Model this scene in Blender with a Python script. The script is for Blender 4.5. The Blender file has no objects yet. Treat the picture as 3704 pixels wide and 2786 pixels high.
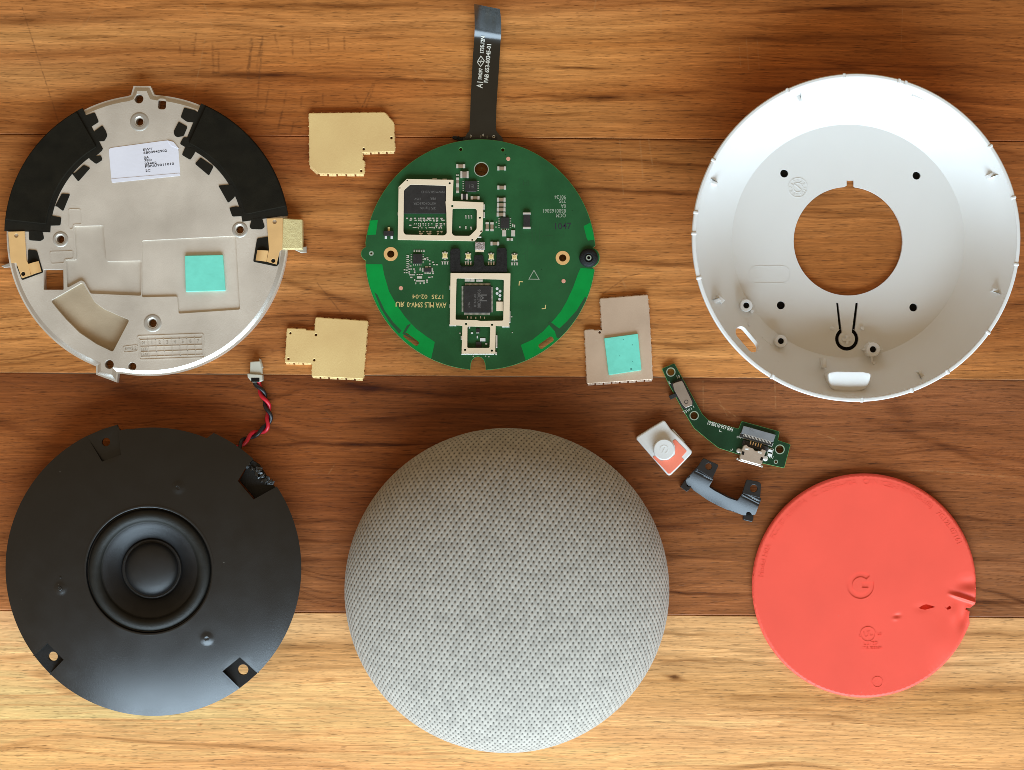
import bpy, math, random
import numpy as np
from mathutils import Vector
from mathutils.geometry import delaunay_2d_cdt

random.seed(7)
rng = np.random.default_rng(7)
SC = bpy.context.scene
C = SC.collection
S = 0.001                      # everything below is written in millimetres
K = 11.9                       # photograph pixels per millimetre on the table
H = 650.0                      # height of the lens above the table, mm
PI = math.pi

# ------------------------------------------------------------------ camera, light, exposure
cam = bpy.data.cameras.new("camera")
cam.sensor_width = 36.0
cam.lens = 36.0 * H / (3704 / K)
cam.clip_start = 0.01
cam.clip_end = 20.0
camo = bpy.data.objects.new("camera", cam)
camo.location = (0, 0, H * S)
C.objects.link(camo)
SC.camera = camo

world = bpy.data.worlds.new("World")
SC.world = world
world.use_nodes = True
bg = world.node_tree.nodes["Background"]
bg.inputs[0].default_value = (1.0, 0.74, 0.46, 1)
bg.inputs[1].default_value = 0.335


def area(name, loc, target, sx, sy, power, col):
    l = bpy.data.lights.new(name, 'AREA')
    l.shape = 'RECTANGLE'
    l.size, l.size_y = sx, sy
    l.energy = power
    l.color = col
    o = bpy.data.objects.new(name, l)
    o.location = loc
    o.rotation_euler = (Vector(target) - Vector(loc)).to_track_quat('-Z', 'Y').to_euler()
    C.objects.link(o)
    return o


area("window_light", (0.08, -1.00, 0.46), (0, 0, 0.0), 1.3, 0.70, 31.0, (0.63, 0.83, 1.0))

SC.view_settings.view_transform = 'Standard'
SC.view_settings.look = 'None'
SC.view_settings.exposure = 0.12
SC.cycles.filter_width = 0.85
SC.view_settings.gamma = 1.0


# ------------------------------------------------------------------ pixel views of the photograph -> millimetres at height z
def view(x0, y0, s):
    def f(x, y, z=0.0):
        k = (H - z) / H / K
        return ((x0 + x / s - 1852) * k, (1393 - y0 - y / s) * k)
    f.s = s * K
    return f


Z1 = view(0, 250, 2.011)
Z2 = view(0, 1000, 2.011)
Z3 = view(0, 1250, 2.011)
Z4 = view(0, 1959, 2.011)
Z5 = view(1250, 480, 1.849)
Z6 = view(1500, 0, 2.972)
Z7 = view(2450, 220, 1.2998)
Z8 = view(2250, 1250, 2.377)
Y1 = view(2650, 1650, 1.7514)
Y3 = view(1050, 380, 5.144)
Y4 = view(1000, 1100, 5.2)
Y5 = view(2080, 1030, 4.268)
Y6 = view(1420, 620, 4.379)
Y7 = view(1600, 950, 4.38)


def PT(V, pts, z=0.0):
    return [V(x, y, z) for x, y in pts]


def D(V, d, z=0.0):
    """a length in zoomed pixels -> mm at height z"""
    return d / V.s * (H - z) / H


# ------------------------------------------------------------------ materials
MATS = {}


def srgb(r, g, b):
    f = lambda c: (c / 255 / 12.92) if c <= 10 else ((c / 255 + 0.055) / 1.055) ** 2.4
    return (f(r), f(g), f(b))


def mat(name, col, rough=0.5, metal=0.0, var=0.0, vscale=0.3, bump=0.0, bscale=3.0, spec=0.5, rvar=0.0, col2=None, sss=0.0, coat=0.0, dust=0.0):
    """plain surface: base colour broken up by noise, fine bump, uneven gloss (scales are per millimetre)"""
    m = bpy.data.materials.new(name)
    m.use_nodes = True
    nt = m.node_tree
    n, L = nt.nodes, nt.links
    p = n["Principled BSDF"]
    p.inputs["Base Color"].default_value = (*col, 1)
    p.inputs["Roughness"].default_value = rough
    p.inputs["Metallic"].default_value = metal
    p.inputs["Specular IOR Level"].default_value = spec
    if coat:
        p.inputs["Coat Weight"].default_value = coat
        p.inputs["Coat Roughness"].default_value = 0.25
    if sss:
        p.inputs["Subsurface Weight"].default_value = sss
        p.inputs["Subsurface Radius"].default_value = (0.002, 0.0015, 0.001)
        p.inputs["Subsurface Scale"].default_value = 0.6
    tc = n.new("ShaderNodeTexCoord")
    if var or rvar:
        t = n.new("ShaderNodeTexNoise")
        t.inputs["Scale"].default_value = vscale * 1000
        t.inputs["Detail"].default_value = 5
        L.new(tc.outputs["Object"], t.inputs["Vector"])
        if var:
            mx = n.new("ShaderNodeMix")
            mx.data_type = 'RGBA'
            c2 = col2 if col2 else tuple(min(1, c * (1 + var)) for c in col)
            c1 = tuple(c * (1 - var) for c in col) if not col2 else col
            mx.inputs[6].default_value = (*c1, 1)
            mx.inputs[7].default_value = (*c2, 1)
            r = n.new("ShaderNodeMapRange")
            r.inputs[1].default_value = 0.3
            r.inputs[2].default_value = 0.7
            L.new(t.outputs[0], r.inputs[0])
            L.new(r.outputs[0], mx.inputs[0])
            L.new(mx.outputs[2], p.inputs["Base Color"])
        if rvar:
            r = n.new("ShaderNodeMapRange")
            r.inputs[1].default_value = 0.3
            r.inputs[2].default_value = 0.7
            r.inputs[3].default_value = rough - rvar
            r.inputs[4].default_value = rough + rvar
            L.new(t.outputs[0], r.inputs[0])
            L.new(r.outputs[0], p.inputs["Roughness"])
    if dust:                       # a few pale specks of dust and lint
        vo = n.new("ShaderNodeTexVoronoi")
        vo.inputs["Scale"].default_value = 260
        L.new(tc.outputs["Object"], vo.inputs["Vector"])
        wn = n.new("ShaderNodeMapRange")
        wn.inputs[1].default_value, wn.inputs[2].default_value = 0.03, 0.055
        wn.inputs[3].default_value, wn.inputs[4].default_value = dust, 0.0
        L.new(vo.outputs["Distance"], wn.inputs[0])
        sx_ = n.new("ShaderNodeSeparateColor")
        L.new(vo.outputs["Color"], sx_.inputs[0])
        gt = n.new("ShaderNodeMath")
        gt.operation = 'GREATER_THAN'
        gt.inputs[1].default_value = 0.72
        L.new(sx_.outputs[0], gt.inputs[0])
        mm = n.new("ShaderNodeMath")
        mm.operation = 'MULTIPLY'
        L.new(wn.outputs[0], mm.inputs[0])
        L.new(gt.outputs[0], mm.inputs[1])
        dm_ = n.new("ShaderNodeMix")
        dm_.data_type = 'RGBA'
        L.new(mm.outputs[0], dm_.inputs[0])
        src = p.inputs["Base Color"].links[0].from_socket if p.inputs["Base Color"].links else None
        if src:
            L.new(src, dm_.inputs[6])
        else:
            dm_.inputs[6].default_value = (*col, 1)
        dm_.inputs[7].default_value = (0.45, 0.42, 0.38, 1)
        L.new(dm_.outputs[2], p.inputs["Base Color"])
    if bump:
        t = n.new("ShaderNodeTexNoise")
        t.inputs["Scale"].default_value = bscale * 1000
        t.inputs["Detail"].default_value = 3
        L.new(tc.outputs["Object"], t.inputs["Vector"])
        b = n.new("ShaderNodeBump")
        b.inputs["Strength"].default_value = bump
        b.inputs["Distance"].default_value = 0.0002
        L.new(t.outputs[0], b.inputs["Height"])
        L.new(b.outputs[0], p.inputs["Normal"])
    MATS[name] = m
    return m


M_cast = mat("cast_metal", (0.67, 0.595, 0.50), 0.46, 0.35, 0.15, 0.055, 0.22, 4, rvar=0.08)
M_wedge = mat("wood_reflection_cast_metal", (0.56, 0.45, 0.31), 0.45, 0.45, 0.18, 0.06, 0.2, 4, rvar=0.08)  # brown tint paints the wood's reflection into the wedge floor
M_castdk = mat("cast_metal_worn", (0.50, 0.46, 0.40), 0.42, 0.55, 0.08, 0.09, 0.12, 4, rvar=0.06)
M_tape = mat("black_foam_tape", (0.013, 0.0105, 0.006), 0.8, 0, 0.25, 0.2, 0.5, 6, spec=0.10)
M_tape2 = mat("black_film_tape", (0.014, 0.0115, 0.007), 0.7, 0, 0.2, 0.2, 0.3, 5, spec=0.14)
M_gold = mat("gold_contact", (0.92, 0.58, 0.25), 0.36, 0.30, 0.06, 0.2, 0.05, 3)
M_goldsand = mat("gold_gasket_cloth", (0.74, 0.62, 0.30), 0.6, 0.2, 0.10, 1.2, 0.6, 4)
M_mint = mat("mint_thermal_pad", (0.20, 0.74, 0.58), 0.6, 0, 0.05, 0.35, 0.2, 0.8, spec=0.3)
M_sticker = mat("white_sticker_paper", (0.80, 0.78, 0.84), 0.5, 0, 0.03, 0.1, 0.1, 1.0)
M_ink = mat("black_print", (0.03, 0.03, 0.035), 0.6, spec=0.2)
M_solder = mat("tin_solder", (0.82, 0.80, 0.74), 0.35, 0.55, 0.08, 1.0)
M_pcb = mat("green_solder_mask", (0.021, 0.094, 0.031), 0.42, 0, 0.16, 0.12, 0.10, 0.8, spec=0.18)
M_pcbl = mat("bright_green_mask", (0.001, 0.270, 0.044), 0.45, 0, 0.12, 0.15, 0.08, 1.0, spec=0.18)
M_pcbd = mat("dark_green_mask", (0.012, 0.075, 0.025), 0.42, 0, 0.1, 0.2)
M_pcbe = mat("board_edge_green", (0.10, 0.34, 0.085), 0.6, 0, 0.15, 1.0)
M_usbpcb = mat("deep_green_mask", (0.010, 0.040, 0.016), 0.36, 0, 0.15, 0.2, 0.08, 1.0, spec=0.25)
M_shield = mat("shield_frame_tin", (0.97, 0.80, 0.58), 0.40, 0.20, 0.05, 0.15, 0.08, 2)
M_chip = mat("black_chip_epoxy", (0.026, 0.023, 0.021), 0.55, 0, 0.15, 0.5, 0.3, 6, spec=0.35)
M_chipprint = mat("chip_laser_print", (0.14, 0.13, 0.12), 0.6)
M_silk = mat("white_silkscreen", (0.72, 0.70, 0.60), 0.6, 0, 0.06, 2.0)
M_silkg = mat("faded_silkscreen", (0.33, 0.36, 0.27), 0.6, 0, 0.06, 2.0)
M_silky = mat("yellow_silkscreen", (0.70, 0.52, 0.20), 0.55, 0, 0.06, 2.0)
M_capbody = mat("ceramic_tan", (0.30, 0.21, 0.13), 0.5, 0, 0.12, 1.0)
M_copper = mat("copper_ring", (0.93, 0.55, 0.22), 0.35, 0.3, 0.05, 0.5)
M_fid = mat("pink_copper_dot", (0.85, 0.42, 0.30), 0.4, 0.3)
M_led = mat("led_yellow", (0.85, 0.70, 0.34), 0.35, 0, 0.1, 1.5)
M_white = mat("white_plastic_part", (0.78, 0.77, 0.74), 0.4, 0, 0.02, 0.3)
M_foam = mat("black_sponge", (0.020, 0.018, 0.016), 0.85, 0, 0.3, 1.0, 0.6, 5, spec=0.2)
M_sponge = mat("conductive_sponge", (0.42, 0.36, 0.34), 0.45, 0.55, 0.6, 2.2, 1.0, 3)
M_rubber = mat("black_rubber", (0.012, 0.013, 0.014), 0.6, 0, 0.4, 0.9, 0.6, 3, spec=0.3)
M_flex = mat("black_flex_film", (0.011, 0.010, 0.007), 0.25, 0, 0.15, 0.2, 0.04, 1.2, spec=0.75)
M_goldcover = mat("gold_shield_lid", (0.98, 0.69, 0.31), 0.42, 0.36, 0.08, 0.05, 0.22, 5, rvar=0.06)
M_silvercover = mat("nickel_shield_lid", (0.72, 0.55, 0.41), 0.38, 0.42, 0.13, 0.05, 0.2, 5, rvar=0.06)
M_case = mat("white_shell_plastic", (0.785, 0.77, 0.735), 0.42, 0, 0.015, 0.06, 0.03, 3, spec=0.4, sss=0.05, dust=0.10)
M_spk = mat("black_speaker_plastic", (0.0095, 0.0088, 0.0078), 0.35, 0, 0.12, 0.15, 0.16, 4, spec=0.62, rvar=0.03, dust=0.5)
M_spkpit = mat("black_plastic_recess", (0.012, 0.011, 0.010), 0.55, 0, 0.2, 0.3, 0.3, 4, spec=0.3)
M_spkrough = mat("chewed_black_plastic", (0.018, 0.017, 0.015), 0.28, 0, 0.3, 0.8, 1.0, 1.3, spec=0.6)
M_roll = mat("black_surround_rubber", (0.015, 0.014, 0.011), 0.56, 0, 0.2, 0.5, 0.4, 4, spec=0.32)
M_cone = mat("black_cone_paper", (0.012, 0.012, 0.0125), 0.48, 0, 0.2, 0.3, 0.3, 3, spec=0.4)
M_dust = mat("black_dust_cap", (0.015, 0.0145, 0.014), 0.40, 0, 0.2, 0.2, 0.35, 6, spec=0.5)
M_magnet = mat("magnet_steel", (0.08, 0.08, 0.08), 0.5, 0.6)
M_red = mat("coral_silicone", (0.92, 0.104, 0.066), 0.50, 0, 0.05, 0.05, 0.12, 5, spec=0.35, sss=0.05, dust=0.22)
M_orange = mat("orange_plastic", (0.98, 0.245, 0.15), 0.45, 0, 0.06, 0.15)
M_wirered = mat("red_wire_sleeve", (0.62, 0.012, 0.03), 0.35, 0, 0.1, 0.5)
M_wireblk = mat("black_wire_sleeve", (0.012, 0.011, 0.012), 0.4, 0, 0.1, 0.5)
M_steel = mat("bright_steel", (0.80, 0.74, 0.68), 0.30, 0.85, 0.06, 0.3, 0.05, 2)
M_grey = mat("grey_connector", (0.20, 0.205, 0.21), 0.45, 0, 0.08, 0.5)
M_greysteel = mat("switch_cover_steel", (0.44, 0.37, 0.31), 0.38, 0.7, 0.08, 0.3)
M_bracket = mat("black_bracket_plastic", (0.018, 0.0175, 0.018), 0.30, 0, 0.2, 0.3, 0.05, 2, spec=0.48)
M_dark = mat("hole_dark", (0.01, 0.008, 0.006), 0.8, spec=0.1)  # near-black that paints the shade of holes and slots; also the bracket pin


# ------------------------------------------------------------------ geometry helpers (lists of verts and faces, mm)
def circ(cx, cy, r, n=32, a0=0.0):
    return [(cx + r * math.cos(a0 + 2 * PI * i / n), cy + r * math.sin(a0 + 2 * PI * i / n)) for i in range(n)]


def arc(cx, cy, r, a0, a1, n=16):
    a0, a1 = math.radians(a0), math.radians(a1)
    return [(cx + r * math.cos(a0 + (a1 - a0) * i / n), cy + r * math.sin(a0 + (a1 - a0) * i / n)) for i in range(n + 1)]


def rot2(pts, a, cx=0.0, cy=0.0):
    c, s = math.cos(a), math.sin(a)
    return [(cx + (x - cx) * c - (y - cy) * s, cy + (x - cx) * s + (y - cy) * c) for x, y in pts]


def rrect(cx, cy, w, h, r=0.0, a=0.0, n=4):
    if r <= 0:
        p = [(cx - w / 2, cy - h / 2), (cx + w / 2, cy - h / 2), (cx + w / 2, cy + h / 2), (cx - w / 2, cy + h / 2)]
    else:
        r = min(r, w / 2 - 1e-4, h / 2 - 1e-4)
        p = []
        for sx, sy, b in ((1, -1, -90), (1, 1, 0), (-1, 1, 90), (-1, -1, 180)):
            p += arc(cx + sx * (w / 2 - r), cy + sy * (h / 2 - r), r, b, b + 90, n)
    return rot2(p, a, cx, cy)


def area2(p):
    return sum(p[i - 1][0] * p[i][1] - p[i][0] * p[i - 1][1] for i in range(len(p)))


def ccw(p):
    return p if area2(p) > 0 else p[::-1]


def rnd(p, r, n=3):
    """round the corners of a polygon"""
    out = []
    N = len(p)
    for i in range(N):
        a, b, c = Vector(p[i - 1]), Vector(p[i]), Vector(p[(i + 1) % N])
        u, v = (a - b), (c - b)
        d = min(r, u.length * 0.45, v.length * 0.45)
        if d < 1e-4 or abs(u.normalized().dot(v.normalized())) > 0.97:
            out.append(tuple(b))
            continue
        s, e = b + u.normalized() * d, b + v.normalized() * d
        for k in range(n + 1):
            t = k / n
            q = s * (1 - t) ** 2 + b * 2 * t * (1 - t) + e * t * t
            out.append((q.x, q.y))
    return out


def inset(p, d):
    """move a loop d to its left (inside for a counter-clockwise loop)"""
    N = len(p)
    out = []
    for i in range(N):
        a, b, c = Vector(p[i - 1]), Vector(p[i]), Vector(p[(i + 1) % N])
        e1, e2 = (b - a), (c - b)
        if e1.length < 1e-6:
            e1 = e2
        if e2.length < 1e-6:
            e2 = e1
        n1, n2 = Vector((-e1.y, e1.x)).normalized(), Vector((-e2.y, e2.x)).normalized()
        m = n1 + n2
        m = n1 if m.length < 1e-3 else m.normalized()
        k = max(m.dot(n1), 0.45)
        q = b + m * (d / k)
        out.append((q.x, q.y))
    return out


def inside(pts, loops):
    pts = np.asarray(pts, float)
    res = np.zeros(len(pts), bool)
    for lp in loops:
        a = np.asarray(lp, float)
        b = np.roll(a, -1, 0)
        for (x1, y1), (x2, y2) in zip(a, b):
            if y1 == y2:
                continue
            c = (pts[:, 1] > y1) != (pts[:, 1] > y2)
            xi = (x2 - x1) * (pts[:, 1] - y1) / (y2 - y1) + x1
            res ^= c & (pts[:, 0] < xi)
    return res


def triang(loops, extra=()):
    verts, edges = [], []
    for lp in loops:
        b = len(verts)
        verts += [Vector(p) for p in lp]
        edges += [(b + i, b + (i + 1) % len(lp)) for i in range(len(lp))]
    nb = len(verts)
    verts += [Vector(p) for p in extra]
    r = delaunay_2d_cdt(verts, edges, [], 0, 1e-6)
    ov, of, orig = r[0], r[2], r[3]
    cent = [((ov[f[0]].x + ov[f[1]].x + ov[f[2]].x) / 3, (ov[f[0]].y + ov[f[1]].y + ov[f[2]].y) / 3) for f in of]
    ok = inside(cent, loops)
    m = {}
    pts = [tuple(v) for v in verts]
    for i, o in enumerate(orig):
        if o:
            m[i] = o[0]
        else:
            m[i] = len(pts)
            pts.append((ov[i].x, ov[i].y))
    faces = []
    for f, k in zip(of, ok):
        if k:
            g = [m[i] for i in f]
            (ax, ay), (bx, by), (cx, cy) = (pts[i] for i in g)
            if (bx - ax) * (cy - ay) - (by - ay) * (cx - ax) < 0:
                g = g[::-1]
            faces.append(tuple(g))
    return [(p[0], p[1]) for p in pts], faces, nb


def orient(loops):
    return [ccw(loops[0])] + [ccw(l)[::-1] for l in loops[1:]]


def slab(loops, z0, z1, bev=0.0, bottom=True, chamfer=None):
    """extruded outline with holes; bev rounds the upper edge; chamfer = (width, height) for the outer loop only"""
    loops = orient(loops)
    if bev > 0:
        lays = [(z0, 0.0), (z1 - bev, 0.0), (z1 - bev * 0.3, bev * 0.3), (z1, bev)]
    else:
        lays = [(z0, 0.0), (z1, 0.0)]
    V, F = [], []
    tops, bots = [], []
    for li, lp in enumerate(loops):
        L = lays
        if chamfer and li == 0:
            w, h = chamfer
            L = [(z0, 0.0), (z1 - h - 0.15, 0.0), (z1 - h, 0.12), (z1 - 0.05, w - 0.12), (z1, w)]
        rings = []
        for z, o in L:
            q = inset(lp, o) if o else lp
            rings.append((len(V), q))
            V += [(x, y, z) for x, y in q]
        n = len(lp)
        for (b0, _), (b1, _) in zip(rings, rings[1:]):
            for i in range(n):
                j = (i + 1) % n
                F.append((b0 + i, b0 + j, b1 + j, b1 + i))
        tops.append(rings[-1])
        bots.append(rings[0])
    for rings, z, flip in ((tops, z1, False), (bots, z0, True)):
        if flip and not bottom:
            continue
        pts, fs, nb = triang([q for _, q in rings])
        idx = []
        for b, q in rings:
            idx += [b + i for i in range(len(q))]
        for p in pts[nb:]:
            idx.append(len(V))
            V.append((p[0], p[1], z))
        for f in fs:
            g = [idx[i] for i in f]
            F.append(tuple(g[::-1] if flip else g))
    return V, F


def join(*ms):
    V, F = [], []
    for v, f in ms:
        b = len(V)
        V += v
        F += [tuple(i + b for i in q) for q in f]
    return V, F


def box(cx, cy, w, h, z0, z1, a=0.0, bev=0.0):
    return slab([rrect(cx, cy, w, h, 0, a)], z0, z1, bev)


def lathe(prof, cx, cy, n=48, close=False):
    """profile of (r, z) from outside to inside or the other way, turned about the vertical through (cx, cy)"""
    V, F = [], []
    rows = []
    for r, z in prof:
        if r < 1e-6:
            rows.append([len(V)] * n)
            V.append((cx, cy, z))
        else:
            rows.append(list(range(len(V), len(V) + n)))
            V += [(cx + r * math.cos(2 * PI * i / n), cy + r * math.sin(2 * PI * i / n), z) for i in range(n)]
    prs = list(zip(rows, rows[1:]))
    if close:
        prs.append((rows[-1], rows[0]))
    for a, b in prs:
        for i in range(n):
            j = (i + 1) % n
            q = []
            for k in (a[i], a[j], b[j], b[i]):
                if k not in q:
                    q.append(k)
            if len(q) > 2:
                F.append(tuple(q))
    return V, F


def tube(path, r, n=8, cap=True):
    P = [Vector(p) for p in path]
    V, F = [], []
    up = Vector((0, 0, 1))
    for i, p in enumerate(P):
        t = (P[min(i + 1, len(P) - 1)] - P[max(i - 1, 0)]).normalized()
        u = t.cross(up)
        u = u.normalized() if u.length > 1e-4 else Vector((1, 0, 0))
        w = u.cross(t)
        for k in range(n):
            a = 2 * PI * k / n
            V.append(tuple(p + (u * math.cos(a) + w * math.sin(a)) * r))
    for i in range(len(P) - 1):
        for k in range(n):
            j = (k + 1) % n
            F.append((i * n + k, i * n + j, (i + 1) * n + j, (i + 1) * n + k))
    if cap:
        F.append(tuple(range(n))[::-1])
        F.append(tuple(range((len(P) - 1) * n, len(P) * n)))
    return V, F


def spline(pts, n=8):
    P = [Vector(p) for p in pts]
    out = []
    for i in range(len(P) - 1):
        a, b, c, d = P[max(i - 1, 0)], P[i], P[i + 1], P[min(i + 2, len(P) - 1)]
        for k in range(n):
            t = k / n
            out.append(0.5 * ((2 * b) + (c - a) * t + (2 * a - 5 * b + 4 * c - d) * t * t + (3 * b - a - 3 * c + d) * t ** 3))
    out.append(P[-1])
    return out


def shell(loops, zf, thick, extra, rim=None):
    """sheet over an outline with holes whose height is zf(x, y), thickened along its normal"""
    loops = orient(loops)
    ex = np.asarray(extra, float)
    ok = inside(ex, loops)
    ex = ex[ok]
    bl = np.concatenate([np.asarray(l) for l in loops])
    keep = np.ones(len(ex), bool)
    for k in range(0, len(ex), 2000):
        d = np.hypot(ex[k:k + 2000, None, 0] - bl[None, :, 0], ex[k:k + 2000, None, 1] - bl[None, :, 1]).min(1)
        keep[k:k + 2000] = d > 0.22
    ex = ex[keep]
    pts, fs, nb = triang(loops, [tuple(p) for p in ex])
    e = 0.02
    V = []
    low = []
    for x, y in pts:
        z = zf(x, y)
        gx, gy = (zf(x + e, y) - zf(x - e, y)) / (2 * e), (zf(x, y + e) - zf(x, y - e)) / (2 * e)
        nl = math.sqrt(gx * gx + gy * gy + 1)
        V.append((x, y, z))
        low.append((x + gx / nl * thick, y + gy / nl * thick, z - thick / nl))
    n = len(V)
    F = list(fs) + [tuple(i + n for i in f[::-1]) for f in fs]
    V += low
    b = 0
    for lp in loops:
        m = len(lp)
        for i in range(m):
            j = (i + 1) % m
            F.append((b + i, b + i + n, b + j + n, b + j))
        b += m
    return V, F


# ------------------------------------------------------------------ objects
class Thing:
    def __init__(self, name, label, cat, loc, group=None):
        o = bpy.data.objects.new(name, None)
        o.empty_display_size = 0.01
        o.location = (loc[0] * S, loc[1] * S, 0)
        C.objects.link(o)
        o["label"] = label
        o["category"] = cat
        if group:
            o["group"] = group
        self.o = o
        self.x, self.y = loc

    def add(self, name, vf, m, parent=None, sharp=35, at=None, rz=0.0, mi=None, label=None, kind=None, link=True):
        """one mesh part; coordinates are table millimetres unless at= gives the part its own origin"""
        V, F = vf
        v = np.asarray(V, float).copy()
        if at is None:
            v[:, 0] -= self.x
            v[:, 1] -= self.y
        me = bpy.data.meshes.new(name)
        me.from_pydata((v * S).tolist(), [], F)
        ms = m if isinstance(m, (list, tuple)) else [m]
        for q in ms:
            me.materials.append(q)
        if mi is not None:
            me.polygons.foreach_set("material_index", np.asarray(mi, np.int32))
        if sharp:
            me.polygons.foreach_set("use_smooth", np.ones(len(me.polygons), bool))
            fl = np.empty(len(me.polygons) * 3, np.float32)
            me.polygons.foreach_get("normal", fl)
            sm = np.abs(fl.reshape(-1, 3)[:, 2]) < 0.99995      # level faces stay flat, so bevels do not smear over them
            me.set_sharp_from_angle(angle=math.radians(sharp))
            me.polygons.foreach_set("use_smooth", sm)
        me.update()
        o = bpy.data.objects.new(name, me)
        C.objects.link(o)
        o.parent = parent or self.o
        if at is not None:
            px = py = 0.0
            if parent is not None:
                px, py = parent.location.x / S, parent.location.y / S
            o.location = ((at[0] - self.x - px) * S, (at[1] - self.y - py) * S, at[2] * S - (parent.location.z if parent else 0))
            o.rotation_euler = (0, 0, rz)
        if label:
            o["label"] = label
        if kind:
            o["kind"] = kind
        return o

    def again(self, src, at, rz=0.0):
        """another instance of a part: same mesh, its own object"""
        c = src.copy()
        C.objects.link(c)
        c.parent = src.parent
        c.location = ((at[0] - self.x) * S, (at[1] - self.y) * S, at[2] * S)
        c.rotation_euler = (0, 0, rz)
        for ch in src.children:
            k = ch.copy()
            C.objects.link(k)
            k.parent = c
        return c


def multi(items):
    """[(mesh, material index)] -> mesh, per-face indices"""
    V, F = join(*[a for a, _ in items])
    mi = []
    for (a, k) in items:
        mi += [k] * len(a[1])
    return (V, F), mi


def text_mesh(s, size, ext=0.02, align='CENTER', bold=0.0, space=1.0):
    cu = bpy.data.curves.new("lettering", 'FONT')
    cu.body = s
    cu.size = size
    cu.extrude = ext
    cu.resolution_u = 2
    cu.align_x = align
    cu.align_y = 'CENTER'
    cu.offset = bold
    cu.space_character = space
    o = bpy.data.objects.new("lettering", cu)
    me = o.to_mesh()
    V = [tuple(v.co) for v in me.vertices]
    F = [tuple(p.vertices) for p in me.polygons]
    o.to_mesh_clear()
    bpy.data.objects.remove(o)
    bpy.data.curves.remove(cu)
    return V, F


def place(vf, x, y, z, a=0.0):
    c, s = math.cos(a), math.sin(a)
    return [(x + p[0] * c - p[1] * s, y + p[0] * s + p[1] * c, z + p[2]) for p in vf[0]], vf[1]


def stroke(pts, w, z0, z1, closed=False):
    """a flat line of width w along points, as little boxes with mitred joints"""
    P = list(pts)
    N = len(P)
    L, R = [], []
    for i in range(N):
        a = Vector(P[i - 1] if (i > 0 or closed) else P[i])
        b = Vector(P[i])
        c = Vector(P[(i + 1) % N] if (i < N - 1 or closed) else P[i])
        t1 = (b - a).normalized() if (b - a).length > 1e-6 else (c - b).normalized()
        t2 = (c - b).normalized() if (c - b).length > 1e-6 else t1
        n1, n2 = Vector((-t1.y, t1.x)), Vector((-t2.y, t2.x))
        m = (n1 + n2)
        m = n1 if m.length < 1e-3 else m.normalized()
        k = w / 2 / max(0.5, m.dot(n1))
        L.append(b + m * k)
        R.append(b - m * k)
    V, F = [], []
    for l, r in zip(L, R):
        V += [(l.x, l.y, z0), (l.x, l.y, z1), (r.x, r.y, z1), (r.x, r.y, z0)]
    rng_ = range(N) if closed else range(N - 1)
    for i in rng_:
        j = (i + 1) % N
        for k in range(4):
            F.append((i * 4 + k, i * 4 + (k + 1) % 4, j * 4 + (k + 1) % 4, j * 4 + k))
    if not closed:
        F.append((0, 3, 2, 1))
        F.append(((N - 1) * 4, (N - 1) * 4 + 1, (N - 1) * 4 + 2, (N - 1) * 4 + 3))
    return V, F


# ------------------------------------------------------------------ the table: four oiled planks
def hash2(ix, iy, seed):
    h = (ix.astype(np.int64) * 374761393 + iy.astype(np.int64) * 668265263 + seed * 974634541) & 0x7fffffff
    h = ((h ^ (h >> 13)) * 1274126177) & 0x7fffffff
    return ((h ^ (h >> 16)) & 0xffff) / 65535.0


def vnoise(x, y, seed):
    ix, iy = np.floor(x), np.floor(y)
    fx, fy = x - ix, y - iy
    fx, fy = fx * fx * (3 - 2 * fx), fy * fy * (3 - 2 * fy)
    ix, iy = ix.astype(np.int64), iy.astype(np.int64)
    a, b = hash2(ix, iy, seed), hash2(ix + 1, iy, seed)
    c, d = hash2(ix, iy + 1, seed), hash2(ix + 1, iy + 1, seed)
    return (a * (1 - fx) + b * fx) * (1 - fy) + (c * (1 - fx) + d * fx) * fy


def fnoise(x, y, seed, o=3):
    s, w, t = 0.0, 1.0, 0.0
    for k in range(o):
        s = s + w * vnoise(x * 2 ** k, y * 2 ** k, seed + 17 * k)
        t += w
        w *= 0.5
    return s / t


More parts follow.
